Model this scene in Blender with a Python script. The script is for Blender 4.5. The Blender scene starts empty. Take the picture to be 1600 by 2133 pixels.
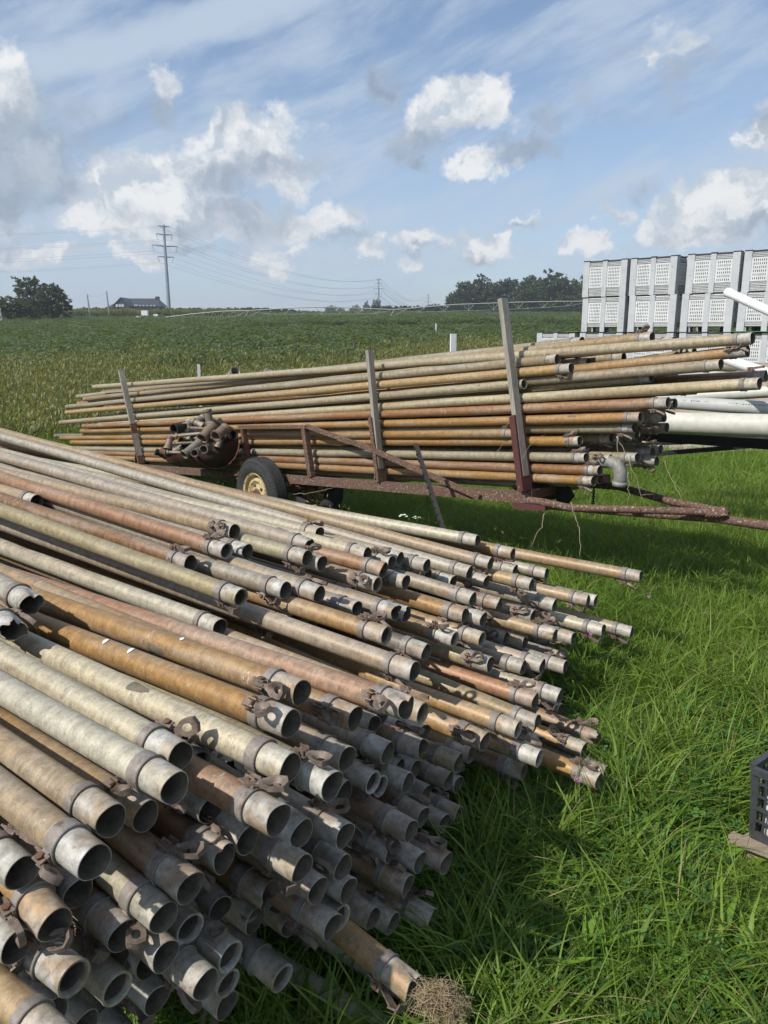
import bpy, bmesh, math, random
import numpy as np
from mathutils import Vector, Matrix

random.seed(7); rng = np.random.default_rng(7)
R = math.radians
sc = bpy.context.scene
col = sc.collection

# ------------------------------------------------------------------ camera, world, sun, exposure
PITCH = R(13.2); EYE = 1.6
cam = bpy.data.cameras.new('camera'); camo = bpy.data.objects.new('camera', cam); col.objects.link(camo)
camo.location = (0, 0, EYE); camo.rotation_euler = (R(90) - PITCH, 0, 0)
cam.sensor_fit = 'HORIZONTAL'; cam.sensor_width = 36; cam.lens = 36.0; cam.clip_start = .05; cam.clip_end = 20000
sc.camera = camo
vs = sc.view_settings; vs.view_transform = 'Standard'; vs.look = 'None'; vs.gamma = 1; vs.use_curve_mapping = False
vs.exposure = 0.56
sc.cycles.max_bounces = 6; sc.cycles.diffuse_bounces = 3; sc.cycles.glossy_bounces = 2
sc.cycles.transparent_max_bounces = 8; sc.cycles.transmission_bounces = 3
sc.cycles.use_denoising = True

SUN = Vector((-.58, -.43, .70)).normalized()            # towards the sun
sun = bpy.data.lights.new('sun', 'SUN'); sun.energy = 3.4; sun.angle = R(.8); sun.color = (1, .955, .88)
suno = bpy.data.objects.new('sun', sun); col.objects.link(suno)
suno.rotation_euler = SUN.to_track_quat('Z', 'Y').to_euler()

C0 = np.array([0, 0, EYE]); RT = np.array([1., 0, 0])
UP = np.array([0, math.sin(PITCH), math.cos(PITCH)]); FW = np.array([0, math.cos(PITCH), -math.sin(PITCH)])
def ray(u, v): return FW + (u - 800) / 1600 * RT + (1066.5 - v) / 1600 * UP
def at(u, v, d): return Vector(C0 + d * ray(u, v))      # survey of the photograph: pixel and distance -> place
def aty(u, v, y):
    r = ray(u, v); return Vector(C0 + r * (y / r[1]))

world = bpy.data.worlds.new("World"); sc.world = world; world.use_nodes = True
class NT:
    """small helper for writing node trees"""
    def __init__(s, nt): s.nt = nt; s.n = nt.nodes; s.l = nt.links
    def node(s, t, **k):
        n = s.n.new(t)
        for a, b in k.items(): setattr(n, a, b)
        return n
    def put(s, inp, v):
        if v is None: return
        if isinstance(v, bpy.types.NodeSocket): s.l.new(v, inp)
        else: inp.default_value = v
    def m(s, op, a, b=None, c=None, clamp=False):
        n = s.node('ShaderNodeMath', operation=op, use_clamp=clamp)
        for i, x in enumerate((a, b, c)): s.put(n.inputs[i], x)
        return n.outputs[0]
    def vm(s, op, a, b=None):
        n = s.node('ShaderNodeVectorMath', operation=op)
        s.put(n.inputs[0], a); s.put(n.inputs[1], b)
        return n.outputs['Value'] if op in ('LENGTH', 'DOT_PRODUCT') else n.outputs[0]
    def noise(s, vec, scale, detail=4, rough=.55, dist=0, out='Fac'):
        n = s.node('ShaderNodeTexNoise'); s.put(n.inputs['Vector'], vec)
        n.inputs['Scale'].default_value = scale; n.inputs['Detail'].default_value = detail
        n.inputs['Roughness'].default_value = rough; n.inputs['Distortion'].default_value = dist
        return n.outputs[out]
    def voro(s, vec, scale, feature='F1', out='Distance', rand=1):
        n = s.node('ShaderNodeTexVoronoi', feature=feature); s.put(n.inputs['Vector'], vec)
        n.inputs['Scale'].default_value = scale; n.inputs['Randomness'].default_value = rand
        return n.outputs[out]
    def map(s, x, a, b, c=0., d=1., smooth=True):
        n = s.node('ShaderNodeMapRange', interpolation_type='SMOOTHSTEP' if smooth else 'LINEAR')
        for i, v in enumerate((x, a, b, c, d)): s.put(n.inputs[i], v)
        return n.outputs[0]
    def mix(s, f, a, b, blend='MIX'):
        n = s.node('ShaderNodeMix', data_type='RGBA', blend_type=blend)
        s.put(n.inputs[0], f)
        for i, v in ((6, a), (7, b)):
            if isinstance(v, (tuple, list)): v = (*v[:3], 1)
            s.put(n.inputs[i], v)
        return n.outputs[2]
    def scale(s, vec, xyz): return s.vm('MULTIPLY', vec, xyz)
    def comb(s, x, y, z):
        n = s.node('ShaderNodeCombineXYZ')
        for i, v in enumerate((x, y, z)): s.put(n.inputs[i], v)
        return n.outputs[0]
    def sep(s, v):
        n = s.node('ShaderNodeSeparateXYZ'); s.put(n.inputs[0], v); return n.outputs

def build_sky():
    nt = world.node_tree; nt.nodes.clear(); t = NT(nt)
    out = t.node('ShaderNodeOutputWorld'); bg = t.node('ShaderNodeBackground')
    sky = t.node('ShaderNodeTexSky', sky_type='NISHITA', sun_disc=False)
    sky.sun_elevation = math.asin(SUN.z); sky.sun_rotation = math.atan2(SUN.x, SUN.y)
    sky.air_density = 1.0; sky.dust_density = .6; sky.ozone_density = 1.6; sky.altitude = 200
    STR = .1
    g = t.node('ShaderNodeTexCoord').outputs['Generated']
    x, y, z = t.sep(g)
    az = t.m('ARCTAN2', x, y); el = t.m('ARCSINE', z)
    # billow the coordinates so that the clouds get ragged edges
    wv = t.noise(g, 9, 6, .6, out='Color')
    w2 = t.noise(g, 26, 5, .65, out='Color')
    base = t.comb(az, el, 0.)
    warp = t.vm('ADD', t.scale(t.vm('SUBTRACT', wv, (.5, .5, .5)), (.15, .10, 0)), t.scale(t.vm('SUBTRACT', w2, (.5, .5, .5)), (.05, .04, 0)))
    p = t.vm('ADD', base, warp)
    def lay(blobs, KR):
        F = None
        for (u, v, ru, rv, k) in blobs:
            r = ray(u, v); a0 = math.atan2(r[0], r[1]); e0 = math.asin(r[2] / np.linalg.norm(r))
            q = t.vm('MULTIPLY', t.vm('SUBTRACT', p, (a0, e0, 0)), (1600 / (ru * KR), 1600 / (rv * KR), 0))
            f = t.m('MULTIPLY_ADD', t.vm('LENGTH', q), -k, k)
            F = f if F is None else t.m('MAXIMUM', F, f)
        return F
    white = [(330, 415, 130, 62, 1), (240, 455, 105, 55, 1), (180, 470, 60, 40, .9), (420, 350, 70, 60, 1), (470, 300, 70, 46, .9), (560, 310, 85, 55, .85), (620, 370, 70, 50, .6), (420, 460, 110, 40, .8), (640, 475, 105, 36, .75), (710, 460, 60, 26, .7),
             (10, 190, 60, 75, .9), (75, 345, 60, 40, .6), (110, 320, 40, 26, .5), (950, 205, 90, 48, 1), (905, 225, 55, 42, .8), (1010, 225, 50, 36, .8), (1020, 335, 48, 26, .8), (870, 512, 62, 18, .85), (855, 553, 40, 15, .7),
             (1005, 520, 75, 28, .95), (1060, 495, 42, 22, .9), (1225, 498, 40, 28, .8), (1440, 470, 95, 42, 1.1), (1520, 420, 80, 55, 1.15), (1600, 390, 65, 50, 1.1), (1380, 492, 55, 22, .8),
             (1590, 275, 55, 30, .8), (1595, 215, 38, 28, .8), (1275, 437, 40, 18, .6), (1110, 445, 32, 9, .6), (1405, 75, 32, 40, .5), (1385, 110, 40, 18, .45), (40, 535, 80, 20, .7), (290, 548, 55, 16, .75), (170, 545, 60, 13, .6), (560, 545, 45, 16, .65), (670, 548, 55, 14, .5), (325, 165, 32, 30, .55), (765, 530, 35, 17, .6), (600, 520, 50, 14, .5),
             (-300, 420, 200, 90, 1), (-700, 300, 200, 90, 1), (1900, 380, 200, 80, 1), (2300, 500, 260, 90, 1), (2700, 300, 200, 90, .9)]
    grey = [(50, 330, 110, 60, 1.1), (20, 385, 110, 40, 1.1), (100, 230, 90, 60, .6), (30, 270, 70, 50, .7), (210, 330, 40, 25, .35), (480, 390, 120, 36, .7), (570, 360, 90, 45, .6), (540, 470, 140, 32, .6), (330, 470, 120, 22, .5), (650, 340, 55, 35, .5), (305, 215, 36, 34, .7),
            (810, 185, 45, 42, .75), (890, 285, 66, 26, .85), (885, 332, 42, 13, .85), (850, 310, 40, 16, .7), (980, 250, 60, 20, .55), (1110, 295, 66, 22, .85), (1140, 250, 40, 24, .55), (1225, 190, 42, 32, .45), (1425, 140, 42, 36, .55), (1590, 385, 50, 22, .6), (1550, 475, 80, 16, .6), (1420, 505, 80, 12, .5),
            (1585, 240, 44, 20, .7), (1340, 400, 60, 22, .4), (1105, 453, 44, 9, .6), (410, 515, 130, 16, .55), (1010, 548, 60, 9, .5), (700, 505, 80, 15, .5), (870, 530, 60, 8, .5), (1400, 220, 70, 20, .35), (480, 250, 60, 30, .3), (1290, 120, 50, 30, .3),
            (-300, 480, 220, 70, .9), (1950, 430, 200, 60, .9)]
    W = lay(white, 1.45); G = lay(grey, 1.5)
    fine = t.noise(g, 24, 8, .58)
    # anywhere else: the same fair-weather cumulus
    gen = t.noise(t.scale(g, (1, 1, 2.2)), 3.2, 7, .58)
    off = t.map(t.m('ABSOLUTE', az), .62, .9)
    gen = t.m('MULTIPLY', t.map(gen, .56, .70), off)
    wf = t.m('ADD', W, t.m('MULTIPLY', t.m('SUBTRACT', fine, .5), .8))
    wm = t.map(wf, .15, .44)
    wm = t.m('MAXIMUM', wm, t.m('MULTIPLY', gen, .8))
    gf = t.m('ADD', G, t.m('MULTIPLY', t.m('SUBTRACT', fine, .5), .8))
    gm = t.map(gf, .06, .6)
    # thin high cloud: streaks running up to the right
    rot = t.comb(t.m('ADD', t.m('MULTIPLY', az, .93), t.m('MULTIPLY', el, .37)), t.m('SUBTRACT', t.m('MULTIPLY', el, .93), t.m('MULTIPLY', az, .37)), 0.)
    ci = t.noise(t.scale(rot, (1.6, 6.5, 1)), 2.2, 7, .6, .4)
    ci2 = t.noise(t.scale(rot, (4, 11, 1)), 4, 5, .6)
    veil = t.map(t.m('ADD', ci, t.m('MULTIPLY', t.m('SUBTRACT', ci2, .5), .3)), .36, .68)
    r = ray(330, 75); ac, ec = math.atan2(r[0], r[1]), math.asin(r[2] / np.linalg.norm(r))
    # the broad band of cirrus at the upper left
    da = t.m('SUBTRACT', az, ac); de = t.m('SUBTRACT', el, ec)
    sd = t.m('ADD', t.m('SUBTRACT', de, t.m('MULTIPLY', da, .30)), t.m('MULTIPLY', t.m('SUBTRACT', ci2, .5), .03))
    band = t.m('MULTIPLY', t.map(t.m('ABSOLUTE', sd), .038, .008), t.map(t.m('ABSOLUTE', da), .42, .12))
    low = t.map(el, .42, .02)                                    # air near the horizon is paler
    veil = t.m('ADD', t.m('ADD', .08, t.m('MULTIPLY', veil, .66)), t.m('MULTIPLY', low, .36), clamp=True)
    veil = t.m('MAXIMUM', veil, t.m('MULTIPLY', band, .9))
    skyc = t.mix(1, sky.outputs[0], (STR, STR, STR), 'MULTIPLY')
    skyc = t.mix(1, skyc, SKYTINT, 'MULTIPLY')
    c = t.mix(veil, skyc, VEIL)
    relief = t.m('SUBTRACT', t.noise(p, 15, 5, .55), t.noise(t.vm('ADD', p, (.016, -.018, 0)), 15, 5, .55))
    
    whitec = t.mix(t.map(relief, -.11, .10), CLOUDS, CLOUDW)
    c = t.mix(t.m('MULTIPLY', wm, .93), c, whitec)
    gl = t.m('ADD', 1, t.m('MULTIPLY', relief, 1.1))
    greyc = t.mix(1, CLOUDG, t.comb(gl, gl, gl), 'MULTIPLY')
    c = t.mix(t.m('MULTIPLY', gm, .78), c, greyc)
    t.put(bg.inputs[0], c); bg.inputs[1].default_value = 1
    t.l.new(bg.outputs[0], out.inputs[0])
SKYTINT = (.80, .85, .92)
VEIL = (.365, .435, .525); CLOUDW = (.645, .645, .64); CLOUDS = (.38, .43, .49); CLOUDG = (.25, .30, .37)
build_sky()
world.cycles.sampling_method = 'MANUAL'; world.cycles.sample_map_resolution = 512

# ------------------------------------------------------------------ helpers
def link(o, parent=None):
    col.objects.link(o)
    if parent is not None: o.parent = parent
    return o
def tag(o, label=None, cat=None, group=None, kind=None):
    if label: o['label'] = label
    if cat: o['category'] = cat
    if group: o['group'] = group
    if kind: o['kind'] = kind
    return o
def empty(name, loc=(0, 0, 0), label=None, cat=None, group=None, mat=None):
    o = bpy.data.objects.new(name, None); link(o); o.empty_display_size = .1
    if mat is not None: o.matrix_world = mat
    else: o.location = loc
    return tag(o, label, cat, group)
def part(name, me, parent, loc=(0, 0, 0)):
    o = bpy.data.objects.new(name, me); link(o, parent); o.location = loc; return o

class MB:
    """collects boxes, bars, tubes and lathes and links them as ONE mesh object"""
    def __init__(s): s.v = []; s.f = []; s.mi = []; s.sm = []
    def add(s, vs, fs, mi=0, smooth=False):
        o = len(s.v); s.v += [tuple(x) for x in vs]
        for f in fs: s.f.append(tuple(i + o for i in f)); s.mi.append(mi); s.sm.append(smooth)
    def box(s, c, size, M=None, mi=0, taper=1.):
        x, y, z = (k / 2 for k in size); vs = []
        for sz in (-1, 1):
            k = taper if sz > 0 else 1
            for sx, sy in ((-1, -1), (1, -1), (1, 1), (-1, 1)): vs.append(Vector((sx * x * k, sy * y * k, sz * z)))
        if M is not None: vs = [M @ q for q in vs]
        vs = [q + Vector(c) for q in vs]
        s.add(vs, [(3, 2, 1, 0), (4, 5, 6, 7), (0, 1, 5, 4), (1, 2, 6, 5), (2, 3, 7, 6), (3, 0, 4, 7)], mi)
    def bar(s, a, b, w, h, up=(0, 0, 1), mi=0):
        a, b = Vector(a), Vector(b); x = (b - a).normalized(); z = Vector(up); y = z.cross(x).normalized(); z = x.cross(y)
        M = Matrix((x, y, z)).transposed()
        s.box((a + b) / 2, ((b - a).length, w, h), M, mi)
    def tube(s, path, r, n=8, mi=0, caps=True, smooth=True):
        path = [Vector(p) for p in path]; k = len(path); rr = r if isinstance(r, (list, tuple)) else [r] * k
        vs = []; fs = []; prev = None
        for i, p in enumerate(path):
            d = (path[min(i + 1, k - 1)] - path[max(i - 1, 0)]).normalized()
            if prev is None:
                a = Vector((0, 0, 1)) if abs(d.z) < .9 else Vector((1, 0, 0)); u = d.cross(a).normalized()
            else: u = (prev - d * prev.dot(d)).normalized()
            prev = u; w = d.cross(u)
            for j in range(n):
                t = 2 * math.pi * j / n; vs.append(p + (u * math.cos(t) + w * math.sin(t)) * rr[i])
        for i in range(k - 1):
            for j in range(n):
                a = i * n + j; b = i * n + (j + 1) % n; fs.append((a, b, b + n, a + n))
        if caps: fs.append(tuple(range(n - 1, -1, -1))); fs.append(tuple(range((k - 1) * n, k * n)))
        s.add(vs, fs, mi, smooth)
    def lathe(s, prof, n=20, M=None, mi=0, mis=None, closed=False):
        """prof: (x, r) pairs turned round the local X axis"""
        vs = []; fs = []
        for x, r in prof:
            for j in range(n):
                t = 2 * math.pi * j / n; vs.append(Vector((x, r * math.cos(t), r * math.sin(t))))
        if M is not None: vs = [M @ q for q in vs]
        k = len(prof); o = len(s.v); s.v += [tuple(q) for q in vs]
        for i in range(k if closed else k - 1):
            i2 = (i + 1) % k
            for j in range(n):
                a = i * n + j; b = i * n + (j + 1) % n; c = i2 * n + (j + 1) % n; d = i2 * n + j
                s.f.append((a + o, d + o, c + o, b + o)); s.mi.append(mis[i] if mis else mi); s.sm.append(True)
    def mesh(s, name, mats, shift=None, sharp=40):
        me = bpy.data.meshes.new(name)
        vs = s.v
        if shift is not None: vs = [(x - shift[0], y - shift[1], z - shift[2]) for x, y, z in vs]
        me.from_pydata(vs, [], s.f); mats = mats if isinstance(mats, (list, tuple)) else [mats]
        for m in mats: me.materials.append(m)
        me.polygons.foreach_set('material_index', s.mi); me.polygons.foreach_set('use_smooth', [True] * len(s.f) if sharp else s.sm)
        me.update()
        if sharp: me.set_sharp_from_angle(angle=R(sharp))
        return me
    def build(s, name, mats, parent=None, shift=None, sharp=40):
        if shift is None and parent is not None: shift = tuple(parent.location) if parent.parent is None else tuple(parent.parent.location)
        return part(name, s.mesh(name, mats, shift, sharp), parent)

def smooth01(x, a, b):
    t = np.clip((np.asarray(x, float) - a) / (b - a), 0, 1); return t * t * (3 - 2 * t)
def gz(x, y):
    """height of the ground"""
    x = np.asarray(x, float); y = np.asarray(y, float)
    z = -.17 - .2 * smooth01(y - .3 * x, 4.5, 9) + .012 * np.sin(x * 2.1 + y * 1.3) * np.cos(x * 1.2 - y * 1.7)
    f = np.maximum(0, y - 13); f2 = np.minimum(f, 230)
    z = z + .031 * (np.sqrt(f2 * f2 + 36) - 6) + .004 * np.maximum(0, f - 230)
    return z + .25 * np.sin(x * .05 + 1) * smooth01(y, 25, 80) * .6
def gzf(x, y): return float(gz(x, y))
# ------------------------------------------------------------------ materials
def new_mat(name):
    m = bpy.data.materials.new(name); m.use_nodes = True; m.node_tree.nodes.clear(); t = NT(m.node_tree)
    out = t.node('ShaderNodeOutputMaterial'); return m, t, out
def principled(t, out, color, rough=.6, metal=0., spec=.5, bump=None, bstr=.3, bdist=.01):
    b = t.node('ShaderNodeBsdfPrincipled')
    t.put(b.inputs['Base Color'], (*color, 1) if isinstance(color, tuple) else color)
    t.put(b.inputs['Roughness'], rough); t.put(b.inputs['Metallic'], metal); t.put(b.inputs['Specular IOR Level'], spec)
    if bump is not None:
        n = t.node('ShaderNodeBump'); n.inputs['Strength'].default_value = bstr; n.inputs['Distance'].default_value = bdist
        t.put(n.inputs['Height'], bump); t.l.new(n.outputs[0], b.inputs['Normal'])
    t.l.new(b.outputs[0], out.inputs[0]); return b
def objco(t, k=37.):
    """object coordinates shifted at random for each object"""
    tc = t.node('ShaderNodeTexCoord').outputs['Object']; oi = t.node('ShaderNodeObjectInfo')
    o = t.m('MULTIPLY', oi.outputs['Random'], k)
    return t.vm('ADD', tc, t.comb(o, t.m('MULTIPLY', o, 1.7), t.m('MULTIPLY', o, .6))), oi, tc

def mat_aluminium(name, strength=1., clean=0.):
    m, t, out = new_mat(name); co, oi, tc = objco(t)
    base = oi.outputs['Color']
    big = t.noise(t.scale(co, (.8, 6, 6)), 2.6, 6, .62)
    mott = t.noise(t.scale(co, (1.3, 1, 1)), 34, 6, .7)
    speck = t.noise(co, 190, 4, .7)
    rings = t.noise(t.scale(co, (60, 5, 5)), 4, 4, .7)           # fine drawing marks round the pipe
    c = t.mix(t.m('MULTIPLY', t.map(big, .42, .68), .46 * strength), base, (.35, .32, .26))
    c = t.mix(t.m('MULTIPLY', t.map(t.noise(t.scale(co, (.5, 8, 8)), 2.1, 5), .50, .68), .55 * strength), c, (.235, .15, .075))
    v = t.m('ADD', t.m('MULTIPLY', t.m('SUBTRACT', mott, .5), 1.45), t.m('MULTIPLY', t.m('SUBTRACT', rings, .5), .8))
    v = t.m('ADD', v, t.m('MULTIPLY', t.m('SUBTRACT', speck, .5), .9)); v = t.m('ADD', v, 1.)
    c = t.mix(1, c, t.comb(v, v, v), 'MULTIPLY')
    pits = t.map(t.noise(t.scale(co, (1, 1.4, 1.4)), 60, 4, .65), .63, .72)
    c = t.mix(t.m('MULTIPLY', pits, .5), c, (.10, .09, .08))
    # scratches: thin bright lines at a slant
    wv = t.vm('ADD', co, t.scale(t.noise(co, 22, 3, out='Color'), (.05, .05, .05)))
    sc1 = t.m('ABSOLUTE', t.m('SUBTRACT', t.noise(t.scale(wv, (26, 7, 7)), 1.6, 2, .5), .5))
    scr = t.m('MULTIPLY', t.map(sc1, .012, .003), t.map(t.noise(co, 9, 3), .52, .66))
    c = t.mix(t.m('MULTIPLY', scr, .55), c, (.62, .58, .50))
    rough = t.map(mott, .3, .75, .42, .64)
    h = t.m('ADD', t.m('MULTIPLY', mott, .5), t.m('MULTIPLY', rings, .5))
    principled(t, out, c, rough, .16, .45, h, .25, .004)
    return m
def mat_pipe_end(name):
    """the bare coupling at the end of a pipe: silver with stains"""
    m, t, out = new_mat(name); co, oi, tc = objco(t)
    mott = t.noise(co, 45, 6, .7); big = t.noise(co, 11, 4, .6); rings = t.noise(t.scale(co, (70, 6, 6)), 4, 4, .7)
    c = t.mix(t.map(big, .40, .68), (.43, .415, .375), (.30, .275, .23))
    c = t.mix(t.m('MULTIPLY', t.map(t.noise(co, 13, 5), .44, .66), .75), c, t.mix(.6, oi.outputs['Color'], (.30, .20, .11)))
    c = t.mix(t.m('MULTIPLY', oi.outputs['Random'], .45), c, oi.outputs['Color'])
    v = t.m('ADD', t.m('MULTIPLY', t.m('SUBTRACT', mott, .5), 2.0), t.m('MULTIPLY', t.m('SUBTRACT', rings, .5), .6)); v = t.m('ADD', v, 1.)
    c = t.mix(1, c, t.comb(v, v, v), 'MULTIPLY')
    pits = t.map(t.noise(co, 95, 3, .6), .64, .72); c = t.mix(t.m('MULTIPLY', pits, .55), c, (.11, .10, .09))
    principled(t, out, c, t.map(mott, .3, .7, .46, .7), .15, .45, mott, .3, .003)
    return m
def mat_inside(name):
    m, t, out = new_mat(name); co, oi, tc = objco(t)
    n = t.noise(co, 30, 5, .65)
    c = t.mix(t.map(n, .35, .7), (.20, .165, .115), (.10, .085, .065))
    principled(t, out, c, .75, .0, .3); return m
def mat_plain(name, c1, c2, scale=30, rough=.7, metal=0., spec=.4, spots=None, sp=(.6, .68), spscale=60, bump=.25, stretch=(1, 1, 1)):
    m, t, out = new_mat(name); co, oi, tc = objco(t); co = t.scale(co, stretch)
    n = t.noise(co, scale, 6, .68); b = t.noise(co, scale * .22, 4, .6)
    c = t.mix(t.map(t.m('ADD', t.m('MULTIPLY', n, .6), t.m('MULTIPLY', b, .4)), .36, .66), c1, c2)
    if spots:
        s = t.map(t.noise(co, spscale, 4, .65), sp[0], sp[1]); c = t.mix(s, c, spots)
    principled(t, out, c, rough, metal, spec, n, bump, .006); return m

M = {}
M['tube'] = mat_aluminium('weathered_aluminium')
M['end'] = mat_pipe_end('bare_coupling'); M['inside'] = mat_inside('pipe_inside')
M['band'] = mat_plain('clamp_band', (.20, .165, .135), (.30, .275, .25), 60, .6, .25, spots=(.14, .085, .05), sp=(.55, .7), spscale=40)
M['cast'] = mat_plain('cast_latch', (.22, .17, .135), (.12, .085, .065), 70, .6, .25, spots=(.34, .31, .28), sp=(.6, .75), spscale=90)
M['bolt'] = mat_plain('rusty_bolt', (.10, .05, .03), (.17, .085, .05), 200, .8)
M['rust'] = mat_plain('rusty_steel', (.155, .07, .045), (.085, .042, .03), 18, .82, .1, spots=(.36, .31, .23), sp=(.62, .70), spscale=150)
M['rust2'] = mat_plain('lichen_rust', (.14, .068, .045), (.09, .055, .038), 22, .85, .05, spots=(.38, .36, .30), sp=(.53, .70), spscale=80)
M['maroon'] = mat_plain('maroon_paint', (.11, .035, .032), (.075, .03, .028), 14, .7, .1, spots=(.36, .33, .26), sp=(.66, .74), spscale=170)
M['drum'] = mat_plain('drum_steel', (.10, .05, .04), (.075, .058, .038), 12, .7, .2, spots=(.36, .33, .25), sp=(.64, .72), spscale=160)
M['wood'] = mat_plain('grey_wood', (.33, .305, .26), (.21, .19, .155), 12, .9, 0, .2, bump=.6, stretch=(6, 6, .8))
M['pallet'] = mat_plain('pallet_wood', (.34, .27, .19), (.22, .18, .14), 16, .9, 0, .2, bump=.6, stretch=(1, 8, 8))
M['tyre'] = mat_plain('tyre_rubber', (.030, .030, .031), (.052, .051, .05), 40, .85, 0, .3)
M['cream'] = mat_plain('cream_rim_paint', (.58, .48, .27), (.44, .33, .17), 16, .6, 0, .4, spots=(.13, .065, .035), sp=(.56, .62), spscale=32)
M['dark'] = mat_plain('dark_steel', (.022, .021, .020), (.036, .031, .028), 30, .8, .1, spots=(.08, .075, .07), sp=(.66, .74))
M['fit'] = mat_plain('cast_fitting', (.25, .225, .18), (.13, .115, .09), 50, .55, .35, spots=(.30, .22, .15), sp=(.58, .7), spscale=30)
M['fitred'] = mat_plain('reddish_fitting', (.25, .18, .13), (.16, .11, .08), 50, .6, .3)
M['riser'] = mat_plain('riser_pipe', (.36, .31, .23), (.25, .20, .14), 40, .6, .25)
M['pvc'] = mat_plain('dirty_pvc', (.56, .55, .48), (.46, .445, .375), 20, .5, 0, .45, spots=(.22, .215, .17), sp=(.62, .75), spscale=45, bump=.08)
M['pvc_grey'] = mat_plain('grey_pvc', (.43, .43, .41), (.36, .36, .345), 20, .5, 0, .45, spots=(.26, .24, .20), sp=(.64, .76), spscale=30, bump=.08)
M['pvc_white'] = mat_plain('white_pvc', (.78, .78, .76), (.70, .70, .67), 12, .4, 0, .5, spots=(.42, .40, .33), sp=(.68, .8), spscale=30, bump=.04)
M['print'] = mat_plain('black_print', (.03, .03, .03), (.06, .06, .06), 50); M['printg'] = mat_plain('green_print', (.02, .13, .07), (.03, .18, .10), 50)
M['bin'] = mat_plain('bin_plastic', (.60, .61, .605), (.50, .51, .505), 5, .55, 0, .4, spots=(.22, .20, .17), sp=(.58, .78), spscale=16, bump=.06)
M['bin_post'] = mat_plain('bin_post_plastic', (.46, .475, .485), (.38, .395, .405), 5, .55, 0, .4, spots=(.20, .19, .17), sp=(.60, .78), spscale=16, bump=.06)
M['bin_shade'] = mat_plain('painted_slot_shade', (.13, .135, .14), (.10, .10, .105), 8, .7)
M['black'] = mat_plain('black_plastic_and_shade', (.028, .028, .03), (.045, .045, .047), 20, .55)
M['green'] = mat_plain('green_plastic', (.10, .26, .10), (.08, .20, .08), 20, .6)
M['crate'] = mat_plain('crate_plastic', (.040, .042, .046), (.06, .062, .068), 30, .5, 0, .5)
M['white'] = mat_plain('white_paint', (.78, .78, .76), (.64, .63, .60), 20, .7, spots=(.30, .29, .26), sp=(.66, .75), spscale=25, stretch=(4, 4, .6))
M['steel_pole'] = mat_plain('galvanised_pole', (.27, .32, .35), (.21, .25, .28), 1.2, .6, .2)
M['elbow'] = mat_plain('dull_cast_aluminium', (.27, .265, .235), (.19, .185, .165), 40, .6, .15, spots=(.14, .12, .09), sp=(.60, .74), spscale=30)
M['wire'] = mat_plain('conductor', (.36, .40, .44), (.34, .37, .41), 1, .6, .3)
M['barn'] = mat_plain('dark_barn_boards', (.024, .026, .033), (.034, .036, .042), 3, .8); M['barn_roof'] = mat_plain('dark_metal_roof', (.036, .040, .05), (.046, .05, .06), 2, .5)
M['glass'] = mat_plain('pale_window', (.55, .56, .56), (.45, .47, .48), 2, .2, 0, .6)
M['galv'] = mat_plain('galvanised_span', (.42, .41, .36), (.34, .33, .29), 4, .6, .2)
M['straw'] = mat_plain('dry_straw', (.42, .32, .19), (.27, .20, .115), 40, .9)
M['twig'] = mat_plain('dry_twig', (.34, .29, .20), (.22, .18, .13), 40, .9)
M['petal'] = mat_plain('white_petal', (.80, .80, .72), (.7, .72, .6), 40, .7); M['pink'] = mat_plain('pink_clover', (.55, .16, .38), (.62, .28, .48), 60, .7)
M['bark'] = mat_plain('bark', (.05, .042, .034), (.075, .062, .05), 8, .9)

def mat_leaf(name, cols, trans=.4, straw=False, rough=.5):
    """foliage: colour differs from plant to plant and along the blade"""
    m, t, out = new_mat(name); oi = t.node('ShaderNodeObjectInfo'); geo = t.node('ShaderNodeNewGeometry')
    at_ = t.node('ShaderNodeAttribute', attribute_name='tint'); rp = at_.outputs['Fac']
    loc = t.noise(oi.outputs['Location'], 1.1, 3, .6)
    mixf = t.m('ADD', t.m('ADD', t.m('MULTIPLY', oi.outputs['Random'], .30), t.m('MULTIPLY', rp, .40)), t.m('MULTIPLY', t.map(loc, .34, .66), .36), clamp=True)
    if len(cols) == 2: c = t.mix(mixf, cols[0], cols[1])
    else: c = t.mix(t.map(mixf, .5, 1, smooth=False), t.mix(t.map(mixf, 0, .5, smooth=False), cols[0], cols[1]), cols[2])
    v = t.m('MULTIPLY_ADD', rp, .5, .75); c = t.mix(1, c, t.comb(v, v, v), 'MULTIPLY')
    if straw: c = t.mix(t.map(rp, .975, .985), c, (.36, .29, .13))
    d = t.node('ShaderNodeBsdfPrincipled'); t.put(d.inputs['Base Color'], c); d.inputs['Roughness'].default_value = rough; d.inputs['Specular IOR Level'].default_value = .35
    tr = t.node('ShaderNodeBsdfTranslucent'); t.put(tr.inputs[0], t.mix(1, c, (1.5, 1.35, .6), 'MULTIPLY'))
    mx = t.node('ShaderNodeMixShader'); mx.inputs[0].default_value = trans
    t.l.new(d.outputs[0], mx.inputs[1]); t.l.new(tr.outputs[0], mx.inputs[2]); t.l.new(mx.outputs[0], out.inputs[0]); return m
M['grass'] = mat_leaf('grass_blade', [(.076, .150, .024), (.150, .245, .032), (.245, .335, .066)], .47, straw=True)
M['broad'] = mat_leaf('weed_leaf', [(.095, .19, .020), (.18, .30, .036)], .45)
M['clover'] = mat_leaf('clover_leaf', [(.060, .15, .034), (.09, .20, .044)], .38)
M['fox'] = mat_leaf('seed_head', [(.24, .22, .08), (.15, .19, .05)], .4)
M['foxpale'] = mat_leaf('ripening_weeds', [(.19, .205, .07), (.235, .22, .085), (.12, .165, .045)], .4)
M['weed'] = mat_leaf('field_weed', [(.080, .125, .028), (.125, .16, .038), (.175, .19, .055)], .4)
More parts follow.
